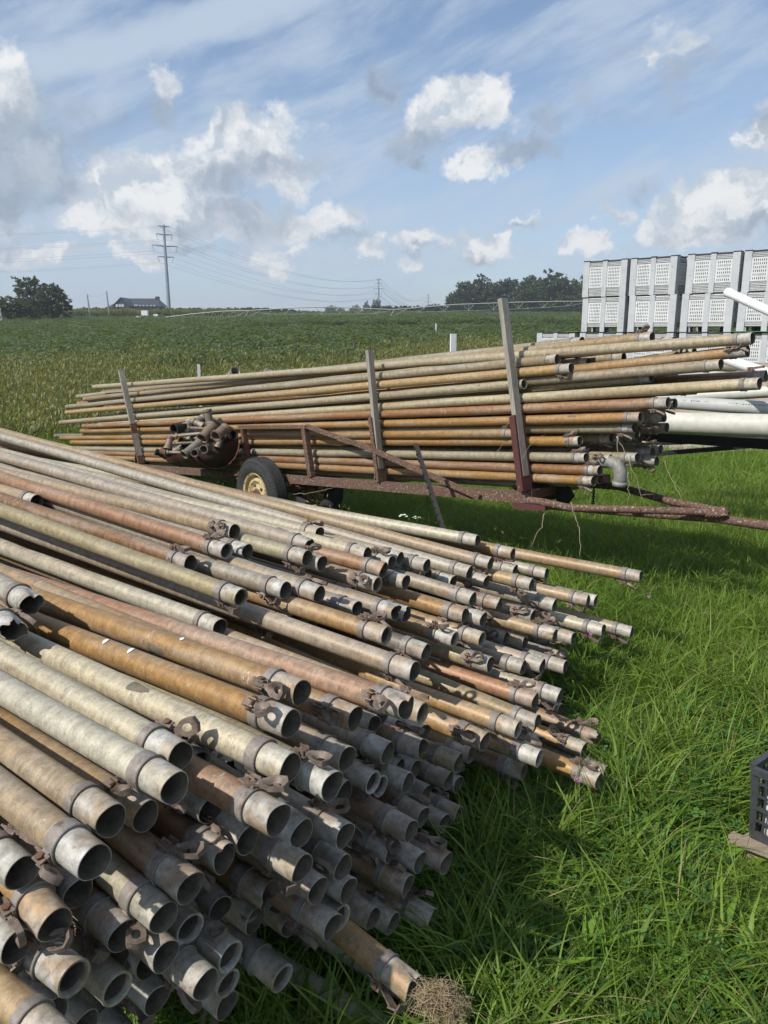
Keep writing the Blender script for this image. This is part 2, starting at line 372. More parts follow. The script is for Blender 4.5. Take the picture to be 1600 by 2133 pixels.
M['soy'] = mat_leaf('soy_leaf', [(.066, .108, .042), (.095, .138, .046), (.135, .172, .055)], .35)
M['corn'] = mat_leaf('corn_leaf', [(.075, .105, .030), (.105, .12, .042)], .3)
M['tree'] = mat_leaf('tree_leaf', [(.038, .062, .026), (.058, .086, .033), (.082, .112, .042)], .3)
M['treelight'] = mat_leaf('tree_leaf_light', [(.042, .072, .024), (.064, .098, .030), (.088, .122, .038)], .3)
M['spruce'] = mat_leaf('nursery_leaf', [(.026, .050, .024), (.045, .072, .032)], .25)

def mat_ground():
    m, t, out = new_mat('soil_and_thatch'); g = t.node('ShaderNodeNewGeometry').outputs['Position']
    n = t.noise(g, 9, 6, .65); n2 = t.noise(g, 45, 5, .7)
    c = t.mix(t.map(n, .35, .65), (.032, .045, .014), (.055, .060, .022)); c = t.mix(t.m('MULTIPLY', t.map(n2, .55, .7), .5), c, (.11, .09, .045))
    principled(t, out, c, .95, 0, .1, n2, .6, .02); return m
def mat_field():
    m, t, out = new_mat('crop_field'); g = t.node('ShaderNodeNewGeometry').outputs['Position']; x, y, z = t.sep(g)
    n = t.noise(g, .7, 6, .7); n2 = t.noise(g, 3.5, 5, .7); rows = t.noise(t.scale(g, (1, .12, 1)), 2.5, 4, .6)
    far = t.map(t.m('ADD', y, t.m('MULTIPLY', t.m('SUBTRACT', t.noise(g, .06, 3), .5), 30)), 32, 48)
    c = t.mix(t.map(n2, .35, .65), (.075, .10, .025), (.12, .13, .04))
    c2 = t.mix(t.map(n2, .3, .7), (.030, .062, .022), (.050, .088, .028))
    c = t.mix(far, c, c2)
    lane = t.m('MULTIPLY', t.map(t.m('ABSOLUTE', t.m('SUBTRACT', y, 91)), 15, 11), t.map(x, -22, -8)); c = t.mix(lane, c, (.14, .20, .045))
    c = t.mix(t.m('MULTIPLY', t.map(rows, .5, .7), .35), c, (.03, .05, .018))
    principled(t, out, c, .95, 0, .1, n2, .8, .1); return m
def mat_gravel():
    m, t, out = new_mat('pale_gravel'); g = t.node('ShaderNodeNewGeometry').outputs['Position']
    v = t.voro(g, 45, out='Color'); n = t.noise(g, 3, 4)
    c = t.mix(t.map(n, .35, .65), (.46, .40, .33), (.38, .30, .22)); c = t.mix(.25, c, v, 'MULTIPLY'); principled(t, out, c, .95, 0, .1, t.voro(g, 45), .5, .02); return m
M['ground'] = mat_ground(); M['field'] = mat_field(); M['gravel'] = mat_gravel()

# ------------------------------------------------------------------ ground sheets
def sheet(name, xs, ys, mat, lift=0.):
    X, Y = np.meshgrid(xs, ys); Z = gz(X, Y) + lift; n, k = X.shape
    v = np.stack([X, Y, Z], -1).reshape(-1, 3); f = [(i * k + j, i * k + j + 1, (i + 1) * k + j + 1, (i + 1) * k + j) for i in range(n - 1) for j in range(k - 1)]
    me = bpy.data.meshes.new(name); me.from_pydata(v.tolist(), [], f); me.materials.append(mat); me.polygons.foreach_set('use_smooth', [True] * len(f)); me.update()
    o = bpy.data.objects.new(name, me); link(o); o['kind'] = 'structure'; return o
sheet('ground', np.linspace(-16, 16, 130), np.linspace(-6, 14, 100), M['ground'])
xs = np.concatenate([-np.geomspace(6000, 30, 26), np.linspace(-26, 26, 40), np.geomspace(30, 6000, 26)])
sheet('field', xs, np.concatenate([np.linspace(14, 60, 40), np.geomspace(62, 9000, 60)]), M['field'])
sheet('outer_ground', np.concatenate([-np.geomspace(6000, 17, 20), [-16.002]]), np.linspace(-60, 14, 30), M['ground'])
sheet('outer_ground', np.concatenate([[16.002], np.geomspace(17, 6000, 20)]), np.linspace(-60, 14, 30), M['ground'])
sheet('gravel_yard', np.linspace(3.6, 15, 40), np.linspace(12.2, 19, 30), M['gravel'], .012)
# surveyed pipes: open end (x, y, z), direction away from it, colour, latch angle, kind of end
PILE = [
    (-0.5687, 1.1304, 0.5984, -0.7413, 0.6627, 0.1061, 'O', '95', 'p'),
    (-0.5782, 1.2534, 0.5639, -0.7877, 0.6098, 0.0876, 'T', '60', 'p'),
    (-0.4757, 1.0987, 0.7478, -0.7956, 0.6035, 0.0535, 'T', '110', 'p'),
    (-0.48, 1.1963, 0.7589, -0.8003, 0.5983, 0.0398, 'T', '120', 'p'),
    (-0.4648, 1.3293, 0.6751, -0.8047, 0.5923, 0.0401, 'O', '20', 'p'),
    (-0.528, 1.4329, 0.5466, -0.801, 0.5968, 0.0471, 'S', '-', 'p'),
    (-0.4044, 1.21, 0.5451, -0.7743, 0.6285, 0.0731, 'V', '-', 'p'),
    (-0.4874, 1.2168, 0.4992, -0.7765, 0.6253, 0.0776, 'B', '130', 'p'),
    (-0.6324, 1.1214, 0.5625, -0.8397, 0.5415, 0.0425, 'S', '-', 'p'),
    (-0.5357, 1.1079, 0.5126, -0.831, 0.5557, 0.025, 'B', '10', 'l'),
    (-0.4938, 1.1821, 0.4164, -0.7978, 0.6009, 0.0493, 'V', '-', 'l'),
    (-0.5264, 1.278, 0.3911, -0.7993, 0.5992, 0.0455, 'S', '-', 'p'),
    (-0.5147, 1.001, 0.4849, -0.8261, 0.5617, 0.0463, 'T', '-', 'p'),
    (-0.63, 1.2078, 0.3334, -0.747, 0.6635, 0.0411, 'G', '-', 'p'),
    (-0.5993, 1.2672, 0.2406, -0.7874, 0.6129, 0.0658, 'S', '-', 'p'),
    (-0.5408, 1.3121, 0.1508, -0.7491, 0.659, 0.0676, 'S', '-', 'p'),
    (-0.7733, 1.3382, 0.4973, -0.7931, 0.6072, 0.0477, 'G', '-', 't'),
    (-0.7654, 1.3069, 0.4357, -0.8092, 0.5858, 0.045, 'B', '-', 'p'),
    (-0.359, 1.2364, 0.5871, -0.7739, 0.6294, 0.0697, 'B', '-20', 'p'),
    (-0.387, 1.3024, 0.44, -0.7409, 0.6696, 0.0521, 'G', '-', 'l'),
    (-0.3571, 1.4386, 0.366, -0.7284, 0.6748, 0.1189, 'B', '80', 'p'),
    (-0.2623, 1.5133, 0.3405, -0.8155, 0.5745, 0.0706, 'O', '160', 'd'),
    (-0.2646, 1.6517, 0.2021, -0.8108, 0.5817, 0.0651, 'V', '-', 't'),
    (-0.2952, 1.5069, 0.2772, -0.8081, 0.5846, 0.0715, 'S', '-', 'p'),
    (-0.4084, 1.2164, 0.4548, -0.7791, 0.6246, 0.0529, 'G', '-', 'p'),
    (-0.3101, 1.3046, 0.3718, -0.7986, 0.6001, 0.0452, 'S', '10', 'l'),
    (-0.3401, 1.2283, 0.3789, -0.7919, 0.608, 0.0566, 'S', '-', 'p'),
    (-0.3437, 1.4102, 0.2019, -0.7732, 0.6295, 0.0767, 'G', '-', 'l'),
    (-0.2274, 1.4332, 0.1932, -0.7773, 0.6225, 0.0908, 'S', '-', 'l'),
    (-0.4716, 1.3293, 0.2386, -0.7749, 0.6299, 0.0529, 'S', '170', 'p'),
    (-0.3474, 1.4137, 0.1381, -0.7911, 0.6098, 0.0488, 'T', '170', 'p'),
    (-0.4838, 1.3305, 0.3251, -0.7633, 0.6449, 0.0377, 'B', '-', 'p'),
    (-0.1134, 1.4685, 0.2943, -0.8051, 0.5885, 0.0738, 'B', '120', 'p'),
    (-0.1017, 1.5288, 0.2672, -0.7683, 0.6399, 0.0162, 'B', '-', 'l'),
    (-0.1422, 1.4512, 0.4052, -0.7851, 0.6177, 0.0442, 'B', '-', 'p'),
    (-0.1707, 1.3977, 0.502, -0.7885, 0.6106, 0.0732, 'S', '-', 'p'),
    (-0.0818, 1.5435, 0.3266, -0.7952, 0.6036, 0.0585, 'S', '-', 'p'),
    (-0.0935, 1.5433, 0.3911, -0.767, 0.6387, 0.0617, 'G', '-', 'p'),
    (-0.0796, 1.9058, 0.1011, -0.7995, 0.5946, 0.0854, 'V', '-', 'p'),
    (-0.0275, 1.7232, 0.0938, -0.7987, 0.5953, 0.0878, 'B', '10', 'p'),
    (0.0258, 1.7498, 0.0552, -0.8024, 0.5911, 0.0819, 'G', '-', 'p'),
    (0.1385, 1.8339, -0.0053, -0.8375, 0.5407, 0.0789, 'T', '-20', 'p'),
    (0.0663, 1.7866, 0.1423, -0.8448, 0.5263, 0.0965, 'B', '-', 'p'),
    (0.1019, 1.8391, 0.1751, -0.7986, 0.5953, 0.0881, 'G', '100', 'p'),
    (0.1764, 1.859, 0.1577, -0.7751, 0.6283, 0.0667, 'B', '0', 'p'),
    (0.0695, 1.4506, 0.1449, -0.7585, 0.6415, 0.1146, 'O', '150', 'd'),
    (0.1812, 1.5896, -0.089, -0.8056, 0.5906, 0.0475, 'S', '-', 'p'),
    (0.0731, 1.5355, -0.1162, -0.8317, 0.5546, 0.0259, 'W', '-', 'p'),
    (0.0741, 1.7952, 0.3047, -0.7943, 0.604, 0.0662, 'B', '165', 'p'),
    (0.0236, 1.8288, 0.2146, -0.8055, 0.589, 0.0648, 'G', '100', 'p'),
    (-0.0869, 1.5372, 0.4786, -0.7779, 0.6269, 0.0434, 'G', '-10', 'p'),
    (-0.0773, 1.8375, 0.2545, -0.806, 0.5884, 0.0635, 'G', '-', 't'),
    (-0.1652, 1.3733, 0.6047, -0.7536, 0.6549, 0.0566, 'V', '-', 'p'),
    (-0.1713, 1.6787, 0.3857, -0.7671, 0.6384, 0.0633, 'G', '-', 'p'),
    (-0.1933, 1.2556, 0.7171, -0.7893, 0.6139, 0.0144, 'B', '-20', 'p'),
    (-0.2793, 1.3946, 0.5742, -0.7865, 0.6173, 0.0199, 'G', '60', 'p'),
    (-0.3164, 1.3437, 0.5681, -0.7979, 0.6019, 0.032, 'B', '150', 'd'),
    (-0.3581, 1.4138, 0.6321, -0.7795, 0.626, 0.0217, 'S', '80', 'p'),
    (-0.3666, 1.6447, 0.5772, -0.796, 0.6041, 0.0391, 'G', '20', 'd'),
    (-0.3705, 1.2202, 0.8081, -0.8067, 0.5898, 0.0368, 'W', '-', 'p'),
    (-0.3983, 1.3565, 0.7873, -0.8087, 0.5849, 0.0631, 'W', '-', 'p'),
    (-0.3969, 1.4839, 0.6938, -0.7884, 0.6148, 0.0208, 'S', '20', 'l'),
    (-0.1833, 1.3559, 0.7624, -0.8077, 0.5889, 0.0282, 'W', '175', 'p'),
    (-0.1948, 1.4783, 0.7923, -0.8161, 0.5779, 0.0067, 'O', '40', 'p'),
    (-0.1838, 1.5904, 0.8069, -0.823, 0.5679, 0.0129, 'O', '70', 'p'),
    (0.0587, 1.6857, 0.7219, -0.8128, 0.5826, 0.0003, 'R', '60', 'd'),
    (0.093, 2.1198, 0.6127, -0.8186, 0.5715, 0.0571, 'G', '180', 'p'),
    (-0.0681, 1.7102, 0.6781, -0.8204, 0.569, 0.0556, 'O', '70', 'p'),
    (0.1072, 1.9586, 0.5634, -0.8167, 0.5747, 0.0521, 'T', '-', 'l'),
    (0.3146, 2.1491, 0.365, -0.7979, 0.5975, 0.0802, 'O', '60', 'p'),
    (0.4615, 2.4053, 0.2654, -0.8179, 0.5725, 0.0564, 'O', '170', 'l'),
    (0.5325, 2.3747, 0.1735, -0.8156, 0.5764, 0.0505, 'T', '-', 'l'),
    (0.5463, 2.487, 0.2407, -0.8032, 0.5889, 0.0897, 'V', '100', 'd'),
    (0.7749, 2.6713, 0.0303, -0.8091, 0.5847, 0.0584, 'O', '40', 'p'),
    (0.6099, 2.6828, 0.0502, -0.8183, 0.5716, 0.0607, 'B', '-', 't'),
    (0.7703, 2.4527, 0.0371, -0.8059, 0.587, 0.077, 'O', '0', 'p'),
    (0.8464, 2.6199, -0.0388, -0.7912, 0.6089, 0.0571, 'G', '-', 'p'),
    (0.9237, 2.8781, -0.1377, -0.796, 0.6028, 0.0557, 'S', '-', 'p'),
    (1.0742, 2.9968, -0.2094, -0.7903, 0.6089, 0.0684, 'G', '-', 'p'),
    (0.8557, 2.775, 0.0181, -0.7957, 0.5992, 0.0886, 'B', '0', 't'),
    (0.5672, 2.6265, 0.2607, -0.8218, 0.568, 0.0451, 'R', '0', 'p'),
    (0.7049, 2.8158, 0.183, -0.823, 0.5661, 0.0461, 'S', '-', 'p'),
    (0.7491, 2.97, 0.0391, -0.7917, 0.6081, 0.0583, 'G', '60', 'p'),
    (0.2388, 2.1878, 0.2689, -0.8112, 0.5834, 0.0399, 'V', '-', 'p'),
    (0.2182, 2.2768, 0.1492, -0.8035, 0.5929, 0.0532, 'B', '-', 'p'),
    (0.2613, 2.3912, 0.0594, -0.7991, 0.5989, 0.0523, 'G', '-', 'p'),
    (0.5, 2.4549, 0.0683, -0.8213, 0.5687, 0.046, 'B', '-', 'p'),
    (0.305, 2.4034, 0.1674, -0.8148, 0.5778, 0.0478, 'B', '-', 'p'),
    (-0.0864, 1.6408, 0.61, -0.764, 0.6446, 0.0292, 'G', '-', 'p'),
    (-0.101, 1.372, 0.7128, -0.7787, 0.6268, 0.0278, 'V', '0', 'p'),
    (-0.103, 1.831, 0.3998, -0.7912, 0.6109, 0.0299, 'G', '-', 'p'),
    (-0.0298, 1.8523, 0.4153, -0.7895, 0.6111, 0.0571, 'G', '-', 'l'),
    (-0.0094, 1.9357, 0.3501, -0.7946, 0.6049, 0.0521, 'G', '10', 'l'),
    (0.0134, 1.94, 0.4511, -0.7988, 0.5985, 0.0604, 'G', '-', 'p'),
    (0.0458, 2.2067, 0.3084, -0.8036, 0.592, 0.0607, 'S', '-', 'd'),
    (-0.0044, 2.1303, 0.4597, -0.8053, 0.5913, 0.042, 'B', '-', 'p'),
    (-0.0284, 2.0687, 0.4647, -0.805, 0.5916, 0.0445, 'S', '-', 'p'),
    (0.0438, 2.1954, 0.3785, -0.8122, 0.581, 0.052, 'B', '-', 'd'),
    (0.1295, 2.2132, 0.3569, -0.8026, 0.5947, 0.0466, 'S', '-', 'p'),
    (0.1187, 2.0659, 0.3876, -0.8144, 0.5786, 0.0435, 'G', '-10', 'd'),
    (0.0492, 2.0727, 0.3198, -0.8072, 0.5886, 0.0452, 'S', '-', 'p'),
    (0.1024, 2.1937, 0.2415, -0.8084, 0.5862, 0.0543, 'G', '-', 'p'),
    (0.0853, 2.3168, 0.2012, -0.8049, 0.5913, 0.0502, 'G', '-', 'p'),
    (0.0705, 1.9771, 0.3322, -0.807, 0.5895, 0.0362, 'S', '-', 'p'),
    (0.1187, 2.0172, 0.192, -0.7914, 0.6059, 0.0815, 'B', '-', 'p'),
    (0.1975, 2.1923, 0.0481, -0.7864, 0.6148, 0.0598, 'G', '-', 'p'),
    (0.1416, 2.239, 0.124, -0.8027, 0.5944, 0.0479, 'G', '130', 'p'),
    (0.2536, 2.2685, 0.0233, -0.8006, 0.5972, 0.0487, 'T', '-', 'p'),
    (-0.2229, 1.8112, 0.5445, -0.8092, 0.586, 0.0432, 'S', '-', 'p'),
    (-0.2076, 1.9008, 0.4866, -0.8109, 0.5825, 0.0565, 'T', '-', 'p'),
    (-0.9176, 1.8998, 0.9049, -0.7645, 0.6411, 0.068, 'S', '-', 'd'),
    (-0.9137, 1.7905, 0.8756, -0.76, 0.6475, 0.0568, 'S', '-80', 't'),
    (-0.9908, 1.8368, 0.7873, -0.7964, 0.603, 0.0469, 'S', '90', 'p'),
    (-0.6, 2.9871, 0.8172, -0.8241, 0.5652, 0.0387, 'T', '60', 'p'),
    (-0.5924, 2.7801, 0.7968, -0.8221, 0.5641, 0.0773, 'R', '10', 'l'),
    (-0.528, 2.8706, 0.7667, -0.8255, 0.5616, 0.0558, 'S', '-', 'p'),
    (-0.4714, 2.3997, 0.7471, -0.8146, 0.576, 0.068, 'V', '180', 'l'),
    (-0.3423, 2.5514, 0.7198, -0.8211, 0.5693, 0.0419, 'S', '150', 'p'),
    (-0.701, 2.6735, 0.7804, -0.8091, 0.585, 0.0558, 'B', '0', 'p'),
    (-0.2928, 2.8284, 0.754, -0.821, 0.5691, 0.0456, 'V', '170', 'p'),
    (-0.2941, 2.9629, 0.7659, -0.8148, 0.5758, 0.0681, 'G', '-', 'd'),
    (-0.0696, 3.1451, 0.6764, -0.8237, 0.5651, 0.0467, 'W', '-', 'p'),
    (-0.2387, 2.8588, 0.7216, -0.8142, 0.5775, 0.0597, 'S', '-10', 'p'),
    (-0.2243, 2.561, 0.7022, -0.8175, 0.5697, 0.0838, 'G', '-', 'p'),
    (-0.1346, 3.0079, 0.5498, -0.8156, 0.5743, 0.0702, 'O', '90', 'l'),
    (-0.0265, 2.8793, 0.6305, -0.8206, 0.5687, 0.0565, 'T', '60', 'l'),
    (0.0039, 3.0088, 0.6489, -0.8221, 0.5672, 0.0493, 'R', '-', 'd'),
    (0.0078, 2.3439, 0.6367, -0.8184, 0.5727, 0.0476, 'O', '0', 'l'),
    (0.0496, 2.674, 0.5899, -0.8112, 0.5823, 0.0542, 'G', '170', 'd'),
    (0.089, 2.7394, 0.5574, -0.8112, 0.582, 0.0562, 'S', '-', 'd'),
    (-0.0971, 2.669, 0.6048, -0.8159, 0.5761, 0.0497, 'G', '-', 'p'),
    (-0.3165, 2.605, 0.5884, -0.813, 0.5794, 0.0586, 'S', '-', 'p'),
    (-0.4074, 2.7534, 0.5946, -0.8155, 0.5766, 0.0496, 'S', '-', 'p'),
    (-0.5346, 2.3626, 0.6558, -0.8195, 0.5712, 0.0468, 'W', '-', 'p'),
    (-0.291, 3.3853, 0.7037, -0.8269, 0.5614, 0.0336, 'W', '-40', 'p'),
    (0.4719, 3.7169, 0.5786, -0.8311, 0.5559, 0.0172, 'W', '-80', 'p'),
    (0.5162, 3.5488, 0.5121, -0.818, 0.5708, 0.0718, 'T', '170', 'p'),
    (0.3916, 3.3264, 0.5371, -0.8129, 0.5767, 0.0811, 'S', '-', 'p'),
    (0.1929, 3.2474, 0.5934, -0.8056, 0.5903, 0.0503, 'S', '150', 'p'),
    (0.0739, 3.2431, 0.6278, -0.8129, 0.5797, 0.0552, 'S', '-', 'p'),
    (0.0354, 3.1921, 0.6236, -0.8129, 0.5796, 0.057, 'S', '10', 'p'),
    (0.0937, 3.0378, 0.5855, -0.8086, 0.5865, 0.0471, 'S', '70', 'p'),
    (0.375, 3.041, 0.5129, -0.8056, 0.5882, 0.0709, 'S', '-', 'p'),
    (0.4435, 3.3427, 0.391, -0.8069, 0.5883, 0.053, 'T', '-', 'p'),
    (0.5155, 3.2233, 0.4185, -0.8075, 0.5877, 0.0518, 'B', '-', 'd'),
    (0.3332, 2.9566, 0.4706, -0.8129, 0.5787, 0.0658, 'O', '160', 'p'),
    (0.4131, 2.9779, 0.4457, -0.8122, 0.5811, 0.0515, 'S', '-', 'p'),
    (0.2748, 2.7984, 0.4339, -0.8124, 0.58, 0.0604, 'O', '20', 'l'),
    (0.3947, 2.8965, 0.393, -0.8133, 0.5783, 0.0641, 'T', '165', 'l'),
    (0.1541, 2.5817, 0.4743, -0.8035, 0.5927, 0.0567, 'D', '120', 'p'),
    (0.4144, 2.7595, 0.3448, -0.8271, 0.5606, 0.0414, 'V', '60', 'p'),
    (0.2036, 3.3438, 0.5155, -0.8147, 0.5777, 0.0502, 'S', '-', 'p'),
    (0.3194, 3.3342, 0.4888, -0.8079, 0.587, 0.0514, 'T', '-', 'p'),
    (0.4858, 3.445, 0.4543, -0.8115, 0.582, 0.0531, 'S', '140', 'p'),
    (1.2956, 3.6904, 0.398, -0.831, 0.556, 0.0178, 'T', '175', 'p'),
    (0.6551, 3.7311, 0.5068, -0.8266, 0.561, 0.0438, 'O', '175', 'p'),
    (0.7045, 3.4728, 0.4307, -0.8286, 0.5584, 0.04, 'T', '-', 'p'),
    (1.0356, 3.6839, 0.2728, -0.8284, 0.5588, 0.0379, 'T', '160', 'p'),
    (0.8247, 3.4959, 0.3185, -0.8321, 0.5535, 0.0359, 'S', '-', 'p'),
    (0.7124, 3.4433, 0.2823, -0.8241, 0.5648, 0.044, 'G', '60', 'p'),
    (1.0512, 3.4456, 0.2084, -0.8267, 0.5612, 0.04, 'W', '178', 'p'),
    (1.2615, 3.6608, 0.111, -0.8191, 0.5713, 0.0517, 'S', '178', 'p'),
    (0.7535, 3.1466, 0.309, -0.8288, 0.5573, 0.0504, 'T', '0', 'd'),
    (0.8841, 3.3428, 0.2094, -0.8111, 0.5828, 0.0495, 'S', '120', 'p'),
    (0.5504, 3.232, 0.2555, -0.8142, 0.5783, 0.0506, 'D', '70', 'p'),
    (0.6377, 3.2428, 0.2278, -0.8149, 0.5775, 0.0484, 'S', '-', 'p'),
    (0.6573, 2.9386, 0.257, -0.8169, 0.5735, 0.0612, 'G', '-', 'p'),
    (0.574, 2.9163, 0.2608, -0.8154, 0.577, 0.0464, 'G', '-', 'p'),
    (0.8041, 3.1478, 0.1545, -0.8101, 0.5839, 0.0536, 'S', '-', 'p'),
    (0.8671, 3.4218, 0.0733, -0.814, 0.5787, 0.0503, 'S', '-', 'p'),
    (0.8297, 3.6077, 0.0812, -0.8146, 0.5778, 0.0502, 'S', '-', 'p'),
    (0.6688, 3.7201, 0.4215, -0.8257, 0.5623, 0.0445, 'S', '0', 'p'),
    (0.2659, 2.9904, 0.1261, -0.817, 0.5749, 0.0447, 'S', '-', 'p'),
    (0.1866, 2.8077, 0.2327, -0.8205, 0.5695, 0.0505, 'S', '80', 'd'),
    (0.29, 2.7338, 0.1469, -0.8109, 0.584, 0.0369, 'S', '0', 'p'),
    (-1.5599, 3.3713, 0.8568, -0.8059, 0.5907, 0.0395, 'T', '-', 'p'),
]
TRAIL = [
    (1.5803, 4.6302, 1.5676, -0.6584, 0.7458, -0.1015, 'T', '0', 'p'),
    (1.7176, 4.6444, 1.5427, -0.6555, 0.7467, -0.1128, 'S', '-', 'p'),
    (1.1094, 4.997, 1.4306, -0.654, 0.7491, -0.1054, 'S', '-', 'p'),
    (1.307, 4.9856, 1.41, -0.6563, 0.7482, -0.0969, 'O', '0', 'p'),
    (1.1719, 4.8738, 1.3789, -0.6557, 0.7475, -0.1061, 'T', '180', 'p'),
    (1.9379, 4.1336, 1.5665, -0.6606, 0.7466, -0.0787, 'S', '170', 'p'),
    (1.9363, 4.1694, 1.5012, -0.6515, 0.7481, -0.1265, 'O', '60', 'p'),
    (1.7879, 4.5061, 1.4796, -0.6486, 0.7429, -0.1655, 'S', '80', 'p'),
    (1.6858, 4.5074, 1.3901, -0.6497, 0.749, -0.1303, 'S', '0', 't'),
    (1.5688, 4.5595, 1.3406, -0.6566, 0.7434, -0.1275, 'V', '0', 'p'),
    (1.8126, 4.1968, 1.4274, -0.6507, 0.7511, -0.1118, 'G', '-', 'p'),
    (1.9348, 3.9951, 1.3411, -0.6528, 0.7496, -0.1092, 'W', '-', 'p'),
    (2.1117, 4.2989, 1.3633, -0.6684, 0.7383, -0.0904, 'B', '0', 'p'),
    (0.925, 5.1276, 1.2645, -0.6541, 0.7478, -0.1138, 'S', '-', 'l'),
    (1.6062, 4.3673, 1.2096, -0.6568, 0.7467, -0.1053, 'R', '170', 'l'),
    (1.7629, 4.6814, 1.1758, -0.6564, 0.7477, -0.1004, 'S', '-', 'l'),
    (1.5027, 4.502, 1.1139, -0.6564, 0.7472, -0.1035, 'O', '-', 'l'),
    (1.5781, 4.6707, 1.0752, -0.6569, 0.7467, -0.1041, 'S', '-', 'l'),
    (1.4993, 4.5806, 1.0424, -0.6574, 0.7466, -0.102, 'V', '170', 'p'),
    (0.8885, 5.1722, 0.9314, -0.6549, 0.7484, -0.1048, 'O', '0', 'p'),
    (1.239, 4.8208, 0.9282, -0.6569, 0.7463, -0.1072, 'O', '20', 'p'),
    (1.4422, 4.8367, 0.9474, -0.6562, 0.7473, -0.105, 'V', '-', 'p'),
    (1.6404, 5.349, 0.8038, -0.6564, 0.7479, -0.0987, 'S', '-', 'p'),
    (1.3572, 4.9824, 0.8298, -0.6646, 0.7408, -0.0977, 'V', '10', 'p'),
    (1.2675, 4.7558, 0.8316, -0.6556, 0.748, -0.1034, 'S', '0', 'p'),
    (1.4036, 4.6967, 0.8321, -0.6557, 0.7484, -0.0997, 'V', '60', 'p'),
    (1.3402, 4.6877, 0.7645, -0.6562, 0.7477, -0.1018, 'R', '10', 'p'),
    (1.314, 4.7175, 0.6923, -0.6563, 0.7476, -0.1014, 'O', '175', 'p'),
    (1.3795, 4.802, 0.6884, -0.6563, 0.7482, -0.0974, 'S', '-', 'p'),
    (1.6844, 4.8095, 1.0687, -0.6626, 0.7425, -0.0981, 'S', '-', 'p'),
    (1.6388, 4.4984, 1.1171, -0.6539, 0.7499, -0.1001, 'S', '-', 'p'),
    (1.7981, 4.8695, 1.0072, -0.6564, 0.7481, -0.0974, 'S', '-', 'p'),
    (1.7824, 5.1115, 0.9714, -0.6564, 0.748, -0.0976, 'S', '-', 'p'),
    (1.9166, 5.3782, 0.9285, -0.6564, 0.748, -0.0981, 'S', '-', 'p'),
    (1.6091, 4.8597, 0.9657, -0.6564, 0.7478, -0.0993, 'S', '-', 'p'),
    (1.8024, 5.3744, 0.8647, -0.6562, 0.7478, -0.1006, 'S', '-', 'p'),
    (1.7447, 5.3451, 0.8349, -0.6565, 0.7479, -0.0977, 'S', '-', 'p'),
    (1.7018, 4.8203, 0.858, -0.6559, 0.7488, -0.0958, 'S', '20', 'p'),
    (1.7634, 4.8512, 0.8687, -0.6567, 0.7483, -0.0938, 'S', '20', 'p'),
    (1.5507, 4.6416, 0.8502, -0.6616, 0.7445, -0.0895, 'S', '-', 'p'),
    (1.8223, 5.3259, 0.7054, -0.6561, 0.7491, -0.0917, 'S', '-', 'p'),
    (1.6854, 4.686, 0.8249, -0.6638, 0.7418, -0.0955, 'S', '-', 'p'),
    (1.8432, 5.1385, 1.0866, -0.6563, 0.7475, -0.1023, 'S', '-', 'p'),
]
PILE_SET_BACK = [
    (0.2313, 2.952, 0.2465, -0.827, 0.5605, 0.0431, 'S', '-', 'p'),
    (-0.2443, 1.7185, 0.0794, -0.7634, 0.6456, 0.0216, 'S', '-', 'p'),
    (-0.6354, 1.1686, 0.6724, -0.7954, 0.6033, 0.0583, 'V', '-', 'p'),
    (-0.3871, 2.5725, 0.5898, -0.8199, 0.5714, 0.0362, 'B', '-', 'p'),
    (0.7723, 3.6768, 0.2884, -0.8312, 0.5529, 0.0574, 'S', '-', 'p'),
    (0.0259, 3.4771, 0.3505, -0.8147, 0.5777, 0.0497, 'B', '-', 'p'),
    (-0.2669, 2.7663, 0.5299, -0.8163, 0.5764, 0.0374, 'D', '-', 'p'),
    (-0.1988, 1.8717, -0.1318, -0.8396, 0.542, 0.0363, 'V', '-', 'p'),
    (0.8659, 3.8999, 0.3462, -0.83, 0.5553, 0.0529, 'S', '-', 'p'),
    (-0.7702, 3.3935, 0.7622, -0.8156, 0.5764, 0.0508, 'G', '-', 'p'),
    (-0.8435, 2.949, 0.5316, -0.8135, 0.5798, 0.0459, 'V', '-', 'p'),
    (1.1131, 3.8128, 0.227, -0.8304, 0.5556, 0.042, 'S', '-', 'p'),
    (0.5983, 3.8518, 0.4684, -0.8263, 0.5608, 0.0521, 'B', '-', 'p'),
]
